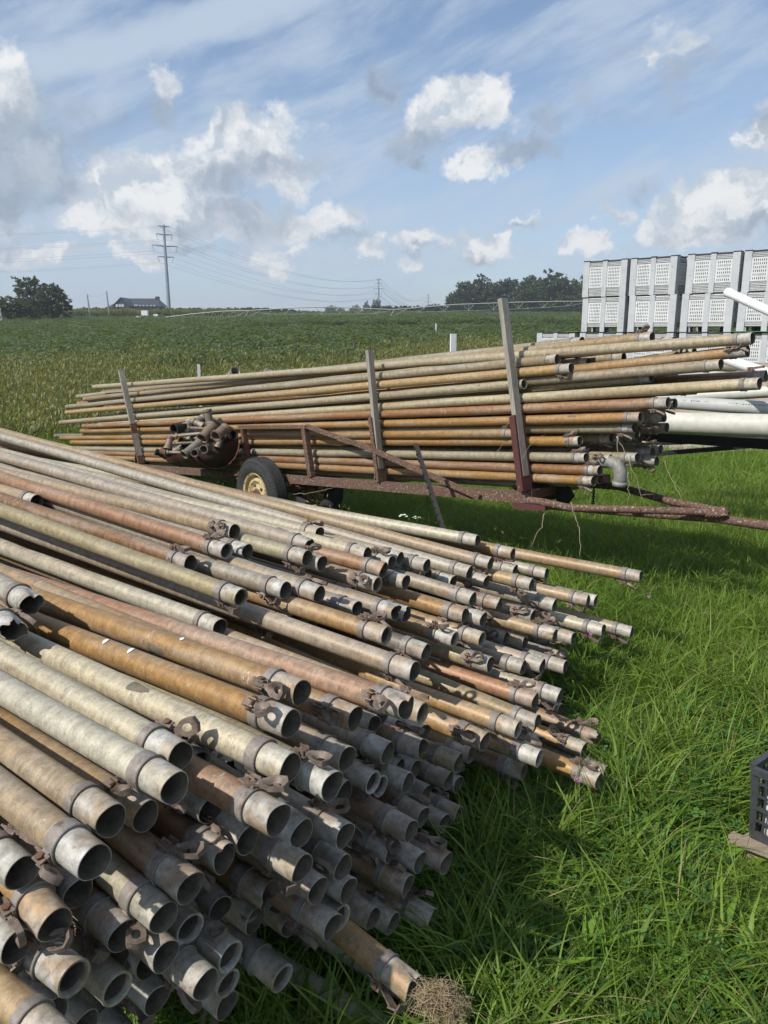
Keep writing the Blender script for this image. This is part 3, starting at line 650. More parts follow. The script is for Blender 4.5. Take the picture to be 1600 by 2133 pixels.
TRAIL_SET_BACK = [
    (1.2878, 5.104, 1.5378, -0.6578, 0.7467, -0.0986, 'S', '-', 'p'),
    (1.5244, 4.9835, 1.3671, -0.6553, 0.749, -0.0977, 'S', '-', 'p'),
    (1.3853, 5.072, 0.7155, -0.6553, 0.7488, -0.0997, 'T', '-', 'p'),
    (1.6285, 5.0593, 1.0664, -0.6576, 0.7468, -0.0996, 'G', '-', 'p'),
    (1.3608, 4.9286, 0.6336, -0.6513, 0.7528, -0.0954, 'S', '-', 'p'),
    (0.653, 5.6711, 0.865, -0.6593, 0.7453, -0.0994, 'D', '-', 'p'),
    (1.2221, 5.3617, 1.4355, -0.6561, 0.7479, -0.1015, 'S', '-', 'p'),
    (1.8762, 4.657, 1.2649, -0.6553, 0.7482, -0.1037, 'B', '-', 'p'),
    (1.5412, 5.1238, 1.3599, -0.6584, 0.7461, -0.0988, 'D', '-', 'p'),
    (1.6557, 4.8652, 1.5711, -0.6509, 0.7531, -0.0956, 'B', '-', 'p'),
    (1.7891, 4.7676, 1.3255, -0.6581, 0.7456, -0.1053, 'G', '-', 'p'),
    (1.6053, 5.0608, 1.5087, -0.6581, 0.7466, -0.098, 'S', '-', 'p'),
    (1.5562, 5.07, 1.4414, -0.6551, 0.7491, -0.0982, 'S', '-', 'p'),
    (2.1492, 4.5321, 1.3509, -0.6615, 0.743, -0.1018, 'S', '-', 'p'),
    (1.7371, 4.978, 1.1707, -0.6552, 0.7491, -0.0981, 'B', '-', 'p'),
    (1.0913, 5.131, 0.7172, -0.6563, 0.7479, -0.0994, 'V', '-', 'p'),
    (1.2915, 5.3432, 1.0485, -0.6588, 0.7452, -0.1026, 'B', '-', 'p'),
    (0.9684, 5.2061, 0.5822, -0.6581, 0.7459, -0.1025, 'D', '-', 'p'),
]
# ------------------------------------------------------------------ irrigation pipes
RO = .032; RI = .0295
N = 26
def tube_mesh(L, seed):
    """a long tube, never quite straight, with a few knocks"""
    r = random.Random(seed); b = MB(); xs = [-.078] + [-.16 - .11 * k for k in range(36)] + list(np.linspace(-4.4, -L + .14, 6)); b.lathe([(x, RO) for x in xs], N)
    k0 = len(b.v); dn = [(r.uniform(-3.8, -.3), r.uniform(0, 6.28), r.uniform(.002, .0055), r.uniform(.03, .12)) for _ in range(9)]
    # far end: a collar and an open end
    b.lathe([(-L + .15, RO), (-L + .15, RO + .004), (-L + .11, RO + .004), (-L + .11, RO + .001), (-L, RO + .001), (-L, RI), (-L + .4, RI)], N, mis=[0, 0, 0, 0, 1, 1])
    a1, a2, ph, wl_ = r.uniform(-.010, .010), r.uniform(.001, .0035), r.uniform(0, 6.28), r.uniform(1.2, 2.2); out = []
    for n_, (x, y, z) in enumerate(b.v):
        if n_ < k0:
            th = math.atan2(z, y); k = 1
            for dx, da, dp, dl in dn:
                if abs(x - dx) < dl * 2.5: d = math.atan2(math.sin(th - da), math.cos(th - da)); k -= dp / RO * math.exp(-(d / .6) ** 2 - ((x - dx) / dl) ** 2)
            y *= k; z *= k
        q = min(1, max(0, (-x - .1) / 3)); y += a1 * min(-x / 3, 1.6) ** 2 + a2 * (math.sin(x * 6.28 / wl_ + ph) - math.sin(ph)) * q; z += a2 * .7 * (math.sin(x * 4.1 / wl_ + ph * 2) - math.sin(ph * 2)) * q
        out.append((x, y, z))
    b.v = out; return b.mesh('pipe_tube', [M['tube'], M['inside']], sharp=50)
def end_mesh(kind, seed):
    r = random.Random(seed); b = MB()
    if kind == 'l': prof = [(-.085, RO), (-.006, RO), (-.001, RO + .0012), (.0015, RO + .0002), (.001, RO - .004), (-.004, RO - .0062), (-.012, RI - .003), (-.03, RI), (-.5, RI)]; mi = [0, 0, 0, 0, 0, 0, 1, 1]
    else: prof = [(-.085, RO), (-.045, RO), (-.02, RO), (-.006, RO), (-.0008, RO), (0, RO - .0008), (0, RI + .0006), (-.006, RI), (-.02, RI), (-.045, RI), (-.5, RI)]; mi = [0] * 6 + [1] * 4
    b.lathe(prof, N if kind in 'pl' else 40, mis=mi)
    if kind in 'dtp':
        dents = [(r.uniform(0, 6.28), r.uniform(.25, .55), r.uniform(.22, .42) if kind == 'd' else r.uniform(.1, .4)) for _ in range({'d': 2, 't': 3, 'p': 1}[kind])]
        if kind == 'p': dents = [(r.uniform(0, 6.28), r.uniform(.3, .9), r.uniform(.0, .07))]
        ov = r.uniform(-.04, .04) if kind == 'p' else r.uniform(.02, .12); oa = r.uniform(0, 3.14); ph = [r.uniform(0, 6.28) for _ in range(4)]
        out = []
        for x, y, z in b.v:
            th = math.atan2(z, y); rr = math.hypot(y, z); w = max(0, min(1, (x + .06) / .06)); w = w * w
            k = 1 + ov * math.cos(2 * (th - oa)) * w
            for a, wd, dp in dents:
                d = math.atan2(math.sin(th - a), math.cos(th - a)); k -= dp * math.exp(-(d / wd) ** 2) * w
            if kind == 't' and x > -.03:
                j = sum(math.sin(th * q + ph[i]) / (1 + i) for i, q in enumerate((3, 5, 9, 14)))
                x -= .010 * (1 + j) * (x + .03) / .03; k += .05 * j * w
            elif kind in 'pd' and x > -.01: x -= .0022 * (1 + math.sin(th * 2 + ph[0])) * (1 if kind == 'p' else 1.6)
            out.append((x, y / rr * rr * k, z / rr * rr * k) if rr else (x, y, z))
        b.v = out
    return b.mesh('coupling_end', [M['end'], M['inside']])
def band_mesh(v):
    b = MB(); w = (.022, .027, .019)[v]; h = .0032
    prof = [(-.098, RO - .001), (-.098, RO + h), (-.098 + w, RO + h), (-.098 + w + .003, RO + h + .0026), (-.098 + w + .0045, RO + h + .0014), (-.098 + w + .003, RO - .001)]
    b.lathe(prof, N)
    if v == 1: b.box((-.086, 0, RO + .004), (.014, .02, .003)); b.box((-.086, .012, RO + .002), (.018, .004, .004))
    return b.mesh('clamp_band', M['band'], sharp=35)
def latch_mesh(var):
    """hinged hook: two lugs on the band, a stem and a head with an oval hole, on the top (+Z) side"""
    b = MB(); z0 = RO + .004
    for s in (-1, 1): b.box((-.088, s * .0085, z0 + .008), (.026, .0035, .020))
    b.box((-.088, 0, z0 + .002), (.034, .026, .006)); b.box((-.108, 0, z0 + .001), (.02, .018, .004))
    h = MB()
    out = [(-.004, -.006), (.006, -.010), (.016, -.0175), (.030, -.0185), (.046, -.0165), (.052, 0), (.046, .0165), (.030, .0185), (.016, .0175), (.006, .010), (-.004, .006), (-.006, 0)]
    inn = [(.013, -.003), (.015, -.007), (.019, -.0105), (.027, -.0115), (.035, -.009), (.0385, 0), (.035, .009), (.027, .0115), (.019, .0105), (.015, .007), (.013, .003), (.0125, 0)]
    k = 12; vs = [(x, y, .007) for x, y in out] + [(x, y, -.002) for x, y in inn] + [(x, y, -.005) for x, y in out] + [(x * .9 + .003, y * .75, -.004) for x, y in inn]
    mid = [((x + a) / 2, (y + c) / 2, .0055) for (x, y), (a, c) in zip(out, inn)]
    fs = []
    n0 = len(vs); vs += mid
    for i in range(k):
        j = (i + 1) % k
        fs += [(i, j, n0 + j, n0 + i), (n0 + i, n0 + j, k + j, k + i), (2 * k + j, 2 * k + i, 3 * k + i, 3 * k + j), (j, i, 2 * k + i, 2 * k + j), (k + i, k + j, 3 * k + j, 3 * k + i)]
    h.add(vs, fs, 0, True)
    h.box((-.016, 0, .001), (.034, .0105, .007)); h.box((-.022, 0, .0045), (.02, .005, .006))
    if var == 3:                                                  # long bent strap instead of a ring
        h = MB(); h.box((.012, 0, 0), (.05, .020, .004)); h.box((.042, 0, -.006), (.03, .026, .004), Matrix.Rotation(.7, 3, 'Y')); h.box((.052, 0, -.02), (.024, .026, .004), Matrix.Rotation(1.7, 3, 'Y'))
    yaw, pit, roll = ((0, -.08, 0), (.5, -.25, .35), (-.35, -.5, -.3), (.2, -.35, .1), (2.7, -.2, .2))[var]
    Rm = Matrix.Rotation(yaw, 3, 'Z') @ Matrix.Rotation(pit, 3, 'Y') @ Matrix.Rotation(roll, 3, 'X')
    h.v = [tuple(Rm @ Vector(q) + Vector((-.062 if var != 4 else -.1, 0, z0 + .0105))) for q in h.v]
    b.add(h.v, h.f, 0); b.sm = [True] * len(b.f)
    return b.mesh('latch', M['cast'], sharp=45)
def bolt_mesh():
    b = MB(); b.tube([(-.088, -.016, RO + .013), (-.088, .016, RO + .013)], .0042, 6); b.tube([(-.088, -.0165, RO + .013), (-.088, -.0125, RO + .013)], .0075, 6); b.tube([(-.088, .0125, RO + .013), (-.088, .0165, RO + .013)], .0075, 6)
    return b.mesh('bolt', M['bolt'], sharp=30)
TUBE = {6.1: [tube_mesh(6.1, i) for i in range(10)], 9.1: [tube_mesh(9.1, 50 + i) for i in range(8)]}
ENDS = {'p': [end_mesh('p', i) for i in range(6)], 'l': [end_mesh('l', 0)], 'd': [end_mesh('d', 20 + i) for i in range(5)], 't': [end_mesh('t', 40 + i) for i in range(4)]}
BANDS = [band_mesh(i) for i in range(3)]; LATCH = [latch_mesh(i) for i in range(5)]; BOLT = bolt_mesh()
COL = dict(S=(.325, .285, .215), W=(.40, .355, .255), T=(.345, .25, .145), O=(.33, .19, .070), R=(.285, .15, .078), G=(.315, .255, .19), V=(.30, .255, .15), B=(.22, .12, .06), D=(.17, .15, .135))
WORD = dict(S='dull silver', W='cream-white', T='tan', O='golden ochre', R='orange rust', G='dusty greige', V='olive-tan', B='rusty brown', D='charcoal brown')
ENDW = dict(p='', l='lipped ', d='dented ', t='torn ')
def latch_word(a):
    if a is None: return ''
    if a < -35: return ', latch behind'
    if a < 35: return ', latch on top'
    if a < 125: return ', latch facing front'
    return ', latch hanging'
ORD = ['', 'second', 'third', 'fourth', 'fifth', 'sixth', 'seventh', 'eighth', 'ninth', 'tenth', 'eleventh', 'twelfth']
def pixel(p):
    q = np.array(p) - C0; d = q @ FW; return 800 + 1600 * (q @ RT) / d, 1066.5 - 1600 * (q @ UP) / d
def zone_pile(u, v):
    if v < 1235 and u > 1040: return "at the heap's far tip"
    if v < 1330 and u < 720: return 'atop the heap'
    if v < 1400 and u > 1010: return "at the heap's far edge"
    if v < 1345: return "in the heap's far middle"
    if v < 1520 and u < 900: return 'crossing the middle heap'
    if u > 870 and v > 1400 and u > 1030: return "at the heap's right edge"
    if v > 1980: return "at the heap's grassy foot"
    if u < 420: return "in the heap's near left"
    if u > 840: return 'low by the grass'
    return "in the heap's shaded face"
def zone_trail(u, v):
    if v < 770 and u > 1380: return 'high beside the grey bins'
    if v < 812: return 'topping the trailer load'
    if u > 1300 and v > 845: return 'deep in the trailer load'
    if v < 900: return 'high on the trailer side'
    return 'low on the trailer side'
def make_pipes(data, L, zone, group, pre=''):
    info = []
    for i, rec in enumerate(data):
        p, d = Vector(rec[:3]), Vector(rec[3:6]); c, la, en = rec[6:9]
        u, v = pixel(p); a = None if la == '-' else float(la)
        info.append([i, f"{pre}{ENDW[en]}{WORD[c]} pipe {zone(u, v)}{latch_word(a)}", u, v])
    byl = {}
    for q in info: byl.setdefault(q[1], []).append(q)
    for lab, qs in byl.items():
        qs.sort(key=lambda q: q[2])
        if len(qs) > 1:
            for k, q in enumerate(qs):
                q.append((lab + ', leftmost of these') if k == 0 else (lab + ', rightmost of these') if k == len(qs) - 1 else f"{lab}, {ORD[k]} from left")
        else: qs[0].append(lab)
    for (i, _, u, v, lab), rec in zip(sorted(info), data):
        p, d = Vector(rec[:3]), Vector(rec[3:6]); c, la, en = rec[6:9]; r = random.Random(i * 13 + int(L * 10))
        X = -d; Z = (Vector((0, 0, 1)) - X * X.z).normalized(); Y = Z.cross(X)
        mw = Matrix((X, Y, Z)).transposed().to_4x4(); mw.translation = p
        warm = (1, 1, 1) if L < 7 else (.95, .90, .74)
        e = empty('irrigation_pipe', mat=mw, label=lab, cat='pipe', group=group)
        w = r.uniform(-.05, .05); j = (1 + w, 1 + w * .3, 1 - w * 1.4); k = r.uniform(.82, 1.12)
        cc = (*[COL[c][q] * k * j[q] * warm[q] for q in range(3)], 1)
        roll = r.uniform(0, 6.28)
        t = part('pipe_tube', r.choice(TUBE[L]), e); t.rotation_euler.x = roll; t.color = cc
        s = part('coupling_end', r.choice(ENDS[en]), e); s.rotation_euler.x = r.uniform(0, 6.28); s.color = cc
        if la == '-' and r.random() < .6: la = str(r.choice((165, 185, 150, -70, -55, 200)))      # latches that barely show
        a = None if la == '-' else R(float(la))
        b = part('clamp_band', BANDS[r.randrange(3)], e); b.rotation_euler.x = a if a is not None else r.uniform(2, 4); b.color = cc
        if a is not None:
            var = r.choice((0, 0, 1, 2, 1)) if abs(float(la)) < 125 else r.choice((3, 2, 1, 3))
            if i % 17 == 5 and abs(float(la)) < 125: var = 4
            h = part('latch', LATCH[var], e); h.rotation_euler.x = a
            g = part('bolt', BOLT, h)
make_pipes(PILE, 6.1, zone_pile, 'irrigation pipes heaped on the grass')
make_pipes(TRAIL, 9.1, zone_trail, 'irrigation pipes loaded on the trailer')
make_pipes(PILE_SET_BACK, 6.1, zone_pile, 'irrigation pipes heaped on the grass', 'half hidden ')
make_pipes(TRAIL_SET_BACK, 9.1, zone_trail, 'irrigation pipes loaded on the trailer', 'half hidden ')

# white paint dabs on the two ochre pipes in front
def paint_mark(i, spots):
    p, d = Vector(PILE[i][:3]), Vector(PILE[i][3:6]); e = [o for o in col.objects if o.parent is None and o.name.startswith('irrigation_pipe') and (o.location - p).length < .001][0]
    X = -d; Z = (Vector((0, 0, 1)) - X * X.z).normalized(); Y = Z.cross(X)
    for u, a0, ln in spots:
        t = min((abs(pixel(p + d * q)[0] - u), q) for q in np.arange(.05, 2.5, .005))[1]; b = MB(); vs = []; fs = []; n = 6
        for k in range(n + 1):
            w = .0065 * math.sin(math.pi * (k + .6) / (n + 1.2))
            for s_ in (-1, 1):
                a = a0 + ln * (k / n - .5); vs.append((-t + s_ * w + .006 * k / n, -math.sin(a) * (RO + .0022), math.cos(a) * (RO + .0022)))
        for k in range(n): fs.append((2 * k, 2 * k + 1, 2 * k + 3, 2 * k + 2))
        b.add(vs, fs); part('paint_mark', b.mesh('paint_mark', M['white'], sharp=0), e)
_pi = {(int(round(pixel(r_[:3])[0])), int(round(pixel(r_[:3])[1]))): k for k, r_ in enumerate(PILE)}
def nearest(u, v): return min((math.hypot(pixel(r_[:3])[0] - u, pixel(r_[:3])[1] - v), k) for k, r_ in enumerate(PILE))[1]
paint_mark(nearest(608, 1509), [(224, .15, .7), (276, .1, .75)]); paint_mark(nearest(630, 1445), [(380, .0, .5)])
# ------------------------------------------------------------------ pipe trailer
Pf = np.array([.9135, 5.10555, .50806]); E1 = Vector((-.65641, .74774, -.10003)); E2 = Vector((.75151, .65972, 0)); E3 = Vector((-.06599, .07517, .99498))
def fr(u, v, t=-.05):
    """point of the trailer's side plane (t metres behind the pipes' near side) seen at a pixel"""
    r = ray(u, v); k = (t - (C0 - Pf) @ np.array(E2)) / (r @ np.array(E2)); return Vector(C0 + r * k)
base = fr(545, 1100, -.2); base.z = gzf(base.x, base.y)
trailer = empty('pipe_trailer', base, 'rusty two-wheel pipe trailer with wooden stakes standing behind the heap', 'trailer')
b = MB(); b.bar(fr(285, 973), fr(1100, 1036), .05, .075, E3); b.bar(fr(285, 968, -.018), fr(1100, 1028, -.018), .07, .008, E3); b.build('frame_rail', M['rust2'], trailer)
b = MB(); b.bar(fr(285, 973) + E2 * .95, fr(1100, 1036) + E2 * .95, .05, .075, E3); b.build('frame_rail', M['rust'], trailer)
for u, v in ((290, 973), (560, 996), (790, 1010), (1095, 1038)):
    b = MB(); b.bar(fr(u, v) + E2 * .03 + E3 * .02, fr(u, v) + E2 * .93 + E3 * .02, .06, .06, E3); b.build('cross_member', M['rust'], trailer)
# tongue: two side members that meet, and the draw pipe
b = MB(); b.tube([fr(1085, 1040), fr(1130, 1046), fr(1188, 1058, -.02), fr(1300, 1061, .1), fr(1400, 1064, .22), fr(1490, 1068, .33)], [.026, .026, .024, .024, .024, .022], 10); b.build('tongue_brace', M['rust2'], trailer)
b = MB(); b.tube([fr(1215, 1008, .62), fr(1290, 1014, .6), fr(1400, 1045, .48), fr(1495, 1064, .36)], .025, 10); b.build('tongue_brace', M['rust2'], trailer)
b = MB(); b.tube([fr(1100, 1052, .3), fr(1300, 1068, .33), fr(1490, 1080, .34), fr(1605, 1096, .35), fr(1760, 1124, .36)], [.020, .022, .026, .028, .028], 12); b.build('draw_pipe', M['rust2'], trailer)
b = MB()
for k in range(5): b.tube([fr(1478 + k * 7, 1062 - k * .5, .33), fr(1480 + k * 7, 1078, .3)], [.024, .028], 8)
b.tube([fr(1500, 1060, .34), fr(1515, 1072, .33)], .024, 8); b.build('tongue_clamp', M['rust2'], trailer)
b = MB(); b.bar(fr(1072, 1048, -.06), fr(1138, 1052, -.05), .03, .075, E3); b.build('splice_plate', M['maroon'], trailer)
b = MB(); b.bar(fr(1102, 1010, .1), fr(1148, 1040, .3), .2, .012, E2); b.bar(fr(1182, 1010, .2), fr(1160, 1040, .3), .18, .012, E2); b.build('bolster_bracket', M['dark'], trailer)
# stakes: a steel socket, a plank in it and a gusset
def stake(top, mid, foot, w, ws, sm, far=0.):
    a, m_, f = fr(*top) , fr(*mid), fr(*foot, -.055)
    b = MB(); b.bar(f, m_ + (m_ - f) * .02, .03, ws, E2); b.bar(f + E2 * -.018 + E1 * ws * .4, m_ + E2 * -.018 + E1 * ws * .4, .03, .008, E2)
    s = b.build('stake_socket', sm, trailer)
    b = MB(); b.bar(f.lerp(m_, .2), a, .035, w, E2); b.build('stake_plank', M['wood'], s)
    g = fr(foot[0] - 12, foot[1] - 2, -.09); b = MB(); b.bar(g, f.lerp(m_, .32) + E2 * -.02, .012, .035, E2); b.build('gusset', M['rust2'], s)
    return s
stake((252, 772), (277, 884), (294, 966), .065, .075, M['rust'])
stake((769, 729), (779, 871), (795, 1002), .052, .088, M['rust2'])
stake((1047, 622), (1078, 867), (1096, 1022), .060, .10, M['maroon'])
# wheel guard
b = MB(); b.bar(fr(500, 889, -.07), fr(641, 889, -.07), .05, .028, E3); b.build('guard_rail', M['rust2'], trailer)
b = MB(); b.bar(fr(507, 894, -.07), fr(522, 992, -.07), .05, .045, E1); b.build('guard_post', M['rust'], trailer)
b = MB(); b.bar(fr(635, 893, -.07), fr(649, 992, -.07), .05, .052, E1); b.build('guard_post', M['rust2'], trailer)
b = MB(); b.bar(fr(640, 888, -.07), fr(770, 934, -.09), .03, .034, E3); b.bar(fr(769, 933.5, -.09), fr(1000, 1036, -.09), .03, .036, E3); b.build('guard_brace', M['rust2'], trailer)
b = MB(); b.bar(fr(440, 1003, -.1), fr(512, 984, -.06), .05, .02, E3); b.build('drum_shelf', M['rust'], trailer)
# wheels
def wheel(c, side):
    Mx = Matrix((E2 * side, E3.cross(E2 * side), E3)).transposed(); Mx = Matrix((E2 * side, (E3.cross(E2 * side)).normalized(), E3)).transposed()
    Mw = Mx.to_4x4(); Mw.translation = c
    Ro, Rr, W = .345, .205, .185
    b = MB(); prof = [(-W * .36, Rr), (-W * .47, Rr + .03), (-W * .5, (Ro + Rr) / 2), (-W * .46, Ro - .04), (-W * .40, Ro - .012), (-W * .3, Ro), (0, Ro + .004), (W * .3, Ro), (W * .40, Ro - .012), (W * .46, Ro - .04), (W * .5, (Ro + Rr) / 2), (W * .47, Rr + .03), (W * .36, Rr)]
    b.lathe(prof, 56, Mw)
    for x in (-.042, -.014, .014, .042): b.lathe([(x - .011, Ro - .002), (x - .009, Ro + .0085), (x + .009, Ro + .0085), (x + .011, Ro - .002)], 56, Mw)
    for k in range(72):                                            # shoulder lugs
        a = k / 72 * 2 * math.pi
        for s in (-1, 1):
            q = [Mw @ Vector((s * x, math.cos(a + da) * r, math.sin(a + da) * r)) for x, r, da in ((W * .30, Ro + .008, -.022), (W * .30, Ro + .008, .022), (W * .47, Ro - .03, .022), (W * .47, Ro - .03, -.022))]
            q2 = [Mw @ Vector((s * x, math.cos(a + da) * r, math.sin(a + da) * r)) for x, r, da in ((W * .30, Ro - .01, -.022), (W * .30, Ro - .01, .022), (W * .44, Ro - .045, .022), (W * .44, Ro - .045, -.022))]
            b.add(q + q2, [(0, 1, 2, 3), (0, 4, 5, 1), (1, 5, 6, 2), (2, 6, 7, 3), (3, 7, 4, 0)], 0)
    e = b.build('tyre', M['tyre'], trailer)
    b = MB(); prof = [(-W * .30, .02), (-W * .26, .075), (-W * .18, .10), (-W * .30, .135), (-W * .28, .155), (-W * .12, .165), (-W * .12, .18), (-W * .36, .190), (-W * .42, .208), (-W * .36, .212), (W * .36, .212)]
    b.lathe(prof, 40, Mw); b.build('wheel_rim', M['cream'], trailer)
    b = MB(); b.lathe([(-W * .25, .062), (-W * .30, .060), (-W * .34, .045), (-W * .62, .042), (-W * .66, .034), (-W * .66, 0)], 20, Mw)
    for k in range(5):
        a = k * 1.2566; q = Mw @ Vector((-W * .3, math.cos(a) * .088, math.sin(a) * .088)); q2 = Mw @ Vector((-W * .12, math.cos(a) * .088, math.sin(a) * .088)); b.tube([q, q2], .012, 6)
    b.build('hub', M['bolt'], trailer)
hub = fr(545, 1029, -.20); wheel(hub, 1)
far_hub = hub + E2 * .66; wheel(far_hub, -1)
b = MB(); b.tube([hub, far_hub], .03, 8); b.build('axle', M['rust'], trailer)
b = MB(); b.bar(hub + E2 * .1, hub + E2 * .15 + E3 * .2, .06, .06, E1); b.bar(far_hub - E2 * .1, far_hub - E2 * .15 + E3 * .2, .06, .06, E1); b.build('axle_stand', M['rust'], trailer)
b = MB()
p0 = fr(1238, 1008, .25)
for k in range(12):
    c = p0 + Vector((0, 0, -.018 * k)); q = []
    for j in range(9):
        a = j / 8 * 6.283; w = Vector((math.cos(a) * .008, 0, 0)) if k % 2 else Vector((0, math.cos(a) * .008, 0)); q.append(c + w + Vector((0, 0, math.sin(a) * .014)))
    b.tube(q, .0035, 5, caps=False)
b.build('safety_chain', M['dark'], trailer)

# ------------------------------------------------------------------ half drum and the fittings in it
dc = at(450, 921, 7.75); DA = (E1 + Vector((0, 0, .02))).normalized()
DW = (E2 + Vector((0, 0, .25))).normalized(); DW = (DW - DA * DW.dot(DA)).normalized(); DU = DW.cross(DA); DU = DU if DU.z > 0 else -DU
Rd = .27; Ld = .72
drum = empty('half_drum', dc - DU * Rd, 'maroon half steel drum full of fittings slung on the trailer side', 'drum')
b = MB(); vs = []; fs = []; n = 20; k = 9
rr = random.Random(4)
for i in range(k):
    for j in range(n + 1):
        a = math.pi + math.pi * j / n; q = Rd * (1 + (.018 if i % 3 == 1 else 0)) * (1 + (.10 * math.sin(j * .9 + i * 1.3) * max(0, (i - 5) / 4)))
        vs.append(dc + DA * (Ld * i / (k - 1)) + DW * (math.cos(a) * q) + DU * (math.sin(a) * q + (.03 * math.sin(i * 2.1) if j in (0, n) else 0)))
for i in range(k - 1):
    for j in range(n): fs.append((i * (n + 1) + j, i * (n + 1) + j + 1, (i + 1) * (n + 1) + j + 1, (i + 1) * (n + 1) + j))
b.add(vs, fs, 0, True)
sh = b.build('drum_shell', M['maroon'], drum); so = sh.modifiers.new('thick', 'SOLIDIFY'); so.thickness = .006
b = MB()
def disc(off):
    vs = [dc + DA * off]; vs += [dc + DA * off + DW * (math.cos(math.pi + math.pi * j / n) * Rd * .985) + DU * (math.sin(math.pi + math.pi * j / n) * Rd * .985) for j in range(n + 1)]
    return vs, [(0, j, j + 1) for j in range(1, n + 1)]
v_, f_ = disc(.012); b.add(v_, f_); v_, f_ = disc(Ld - .02); b.add(v_, f_)
q = b.build('drum_end', M['drum'], drum); q.modifiers.new('thick', 'SOLIDIFY').thickness = .006
b = MB(); b.tube([dc + DA * .0 + DW * (math.cos(math.pi + math.pi * j / n) * Rd) + DU * (math.sin(math.pi + math.pi * j / n) * Rd) for j in range(n + 1)], .009, 6); b.build('drum_rim', M['rust'], drum)
def fitting(uv1, uv2, dpx, dep, label, mat='fit', riser=None, dd=.12, flare=1.25, name='pipe_coupling'):
    """a cast coupling with flared ends; some carry a riser pipe"""
    a = at(*uv1, dep); c = at(*uv2, dep + dd); r = dpx / 1600 * dep / 2; ax = (a - c); L = ax.length; ax.normalize()
    z = Vector((0, 0, 1)) if abs(ax.z) < .9 else Vector((1, 0, 0)); y = z.cross(ax).normalized(); z = ax.cross(y)
    Mw = Matrix((ax, y, z)).transposed().to_4x4(); Mw.translation = a
    e = empty(name, (a + c) / 2, label, 'pipe fitting', 'cast fittings heaped in the half drum')
    b = MB(); f = flare
    b.lathe([(0, r * f * .8), (0, r * f), (-.022, r * f), (-.03, r), (-L * .5, r * 1.02), (-L + .03, r), (-L + .022, r * f * .95), (-L, r * f * .95), (-L, r * .8), (-L * .5, r * .78), (0, r * f * .8)], 18, Mw)
    b.build('coupling_body', M[mat], e)
    if riser:
        p1, p2, w, d1, d2 = riser; b = MB(); p1, p2 = at(*p1, dep + d1), at(*p2, dep + d2); b.tube([p1, p2], w / 1600 * dep / 2, 8); b.tube([p1, p1.lerp(p2, .07)], w / 1600 * dep * .8, 8); b.build('riser', M['riser'], e)
    return e
fitting((431, 853), (438, 884), 16, 7.57, 'upright tee topping the drum heap with its riser sloping right', riser=((436, 870), (486, 894), 6, 0, .2), dd=.02)
fitting((421, 914), (444, 887), 21, 7.42, 'fat coupling in the middle of the drum heap facing down left', 'fitred')
fitting((449, 909), (471, 892), 21, 7.37, 'torn stubby coupling at the right of the drum heap', 'fitred')
fitting((383, 948), (416, 921), 17, 7.32, 'grey flared coupling leaning over the drum edge')
fitting((424, 936), (436, 930), 15, 7.32, 'coupling whose open ring faces the camera above the drum end', dd=.2)
fitting((405, 944), (420, 934), 14, 7.27, 'coupling with ring mouth lying on the drum edge', dd=.2)
fitting((349, 936), (356, 910), 15, 7.52, 'reddish upright coupling at the left of the drum heap', 'fitred', ((360, 924), (408, 922), 6, 0, .05), dd=.03)
fitting((362, 894), (386, 888), 22, 7.62, 'dark square-mouthed coupling at the upper left of the drum heap', 'dark', flare=1.1)
fitting((385, 890), (396, 880), 16, 7.67, 'pale cream coupling behind the dark square mouth', 'riser', ((390, 891), (428, 894), 6.5, -.05, 0))
fitting((398, 885), (424, 870), 15, 7.77, 'long grey coupling behind the upright tee', 'fit', ((408, 884), (432, 886), 6, -.02, 0))
fitting((378, 917), (388, 914), 13, 7.57, 'small collar between the thin risers in the drum', 'fitred', ((366, 908), (418, 903), 7, -.05, -.05))
fitting((486, 906), (468, 914), 18, 7.62, 'dark coupling tucked by the right rim of the drum', 'dark')
fitting((352, 944), (340, 940), 14, 7.57, 'brown coupling lying at the left lip of the drum', 'rust', ((348, 942), (384, 943), 6, -.1, -.1))
fitting((404, 912), (392, 916), 14, 7.57, 'olive coupling under the fat one in the drum', 'riser', ((384, 914), (420, 912), 6, .02, .02))
# extra fittings packed between the named ones
rf_ = random.Random(21)
for k, (u, v, a, dp, m_, lab) in enumerate(((372, 936, 150, 14, 'fit', 'small grey coupling above the drum lip, left of centre'), (392, 932, 60, 13, 'rust', 'rusty small coupling in the heart of the drum heap'), (410, 928, 200, 14, 'fitred', 'brown coupling behind the flared one in the drum'), (440, 920, 20, 15, 'dark', 'dark coupling under the fat one, above the drum end'),
    (458, 922, 110, 14, 'fit', 'grey coupling beside the dark one above the drum end'), (474, 902, 80, 14, 'fitred', 'upright brown coupling at the right of the heap'), (398, 898, 170, 13, 'fit', 'grey coupling left of the upright tee'), (412, 882, 30, 13, 'riser', 'pale coupling just left of the upright tee'), (452, 884, 140, 13, 'fit', 'grey coupling right of the upright tee'), (336, 946, 30, 12, 'dark', 'small dark coupling on the torn left drum lip'))):
    an = R(a); dx, dy = math.cos(an) * 13, math.sin(an) * 11
    fitting((u - dx, v - dy), (u + dx, v + dy), dp, 7.72 + rf_.uniform(-.05, .08), lab, m_, dd=rf_.uniform(-.05, .1))
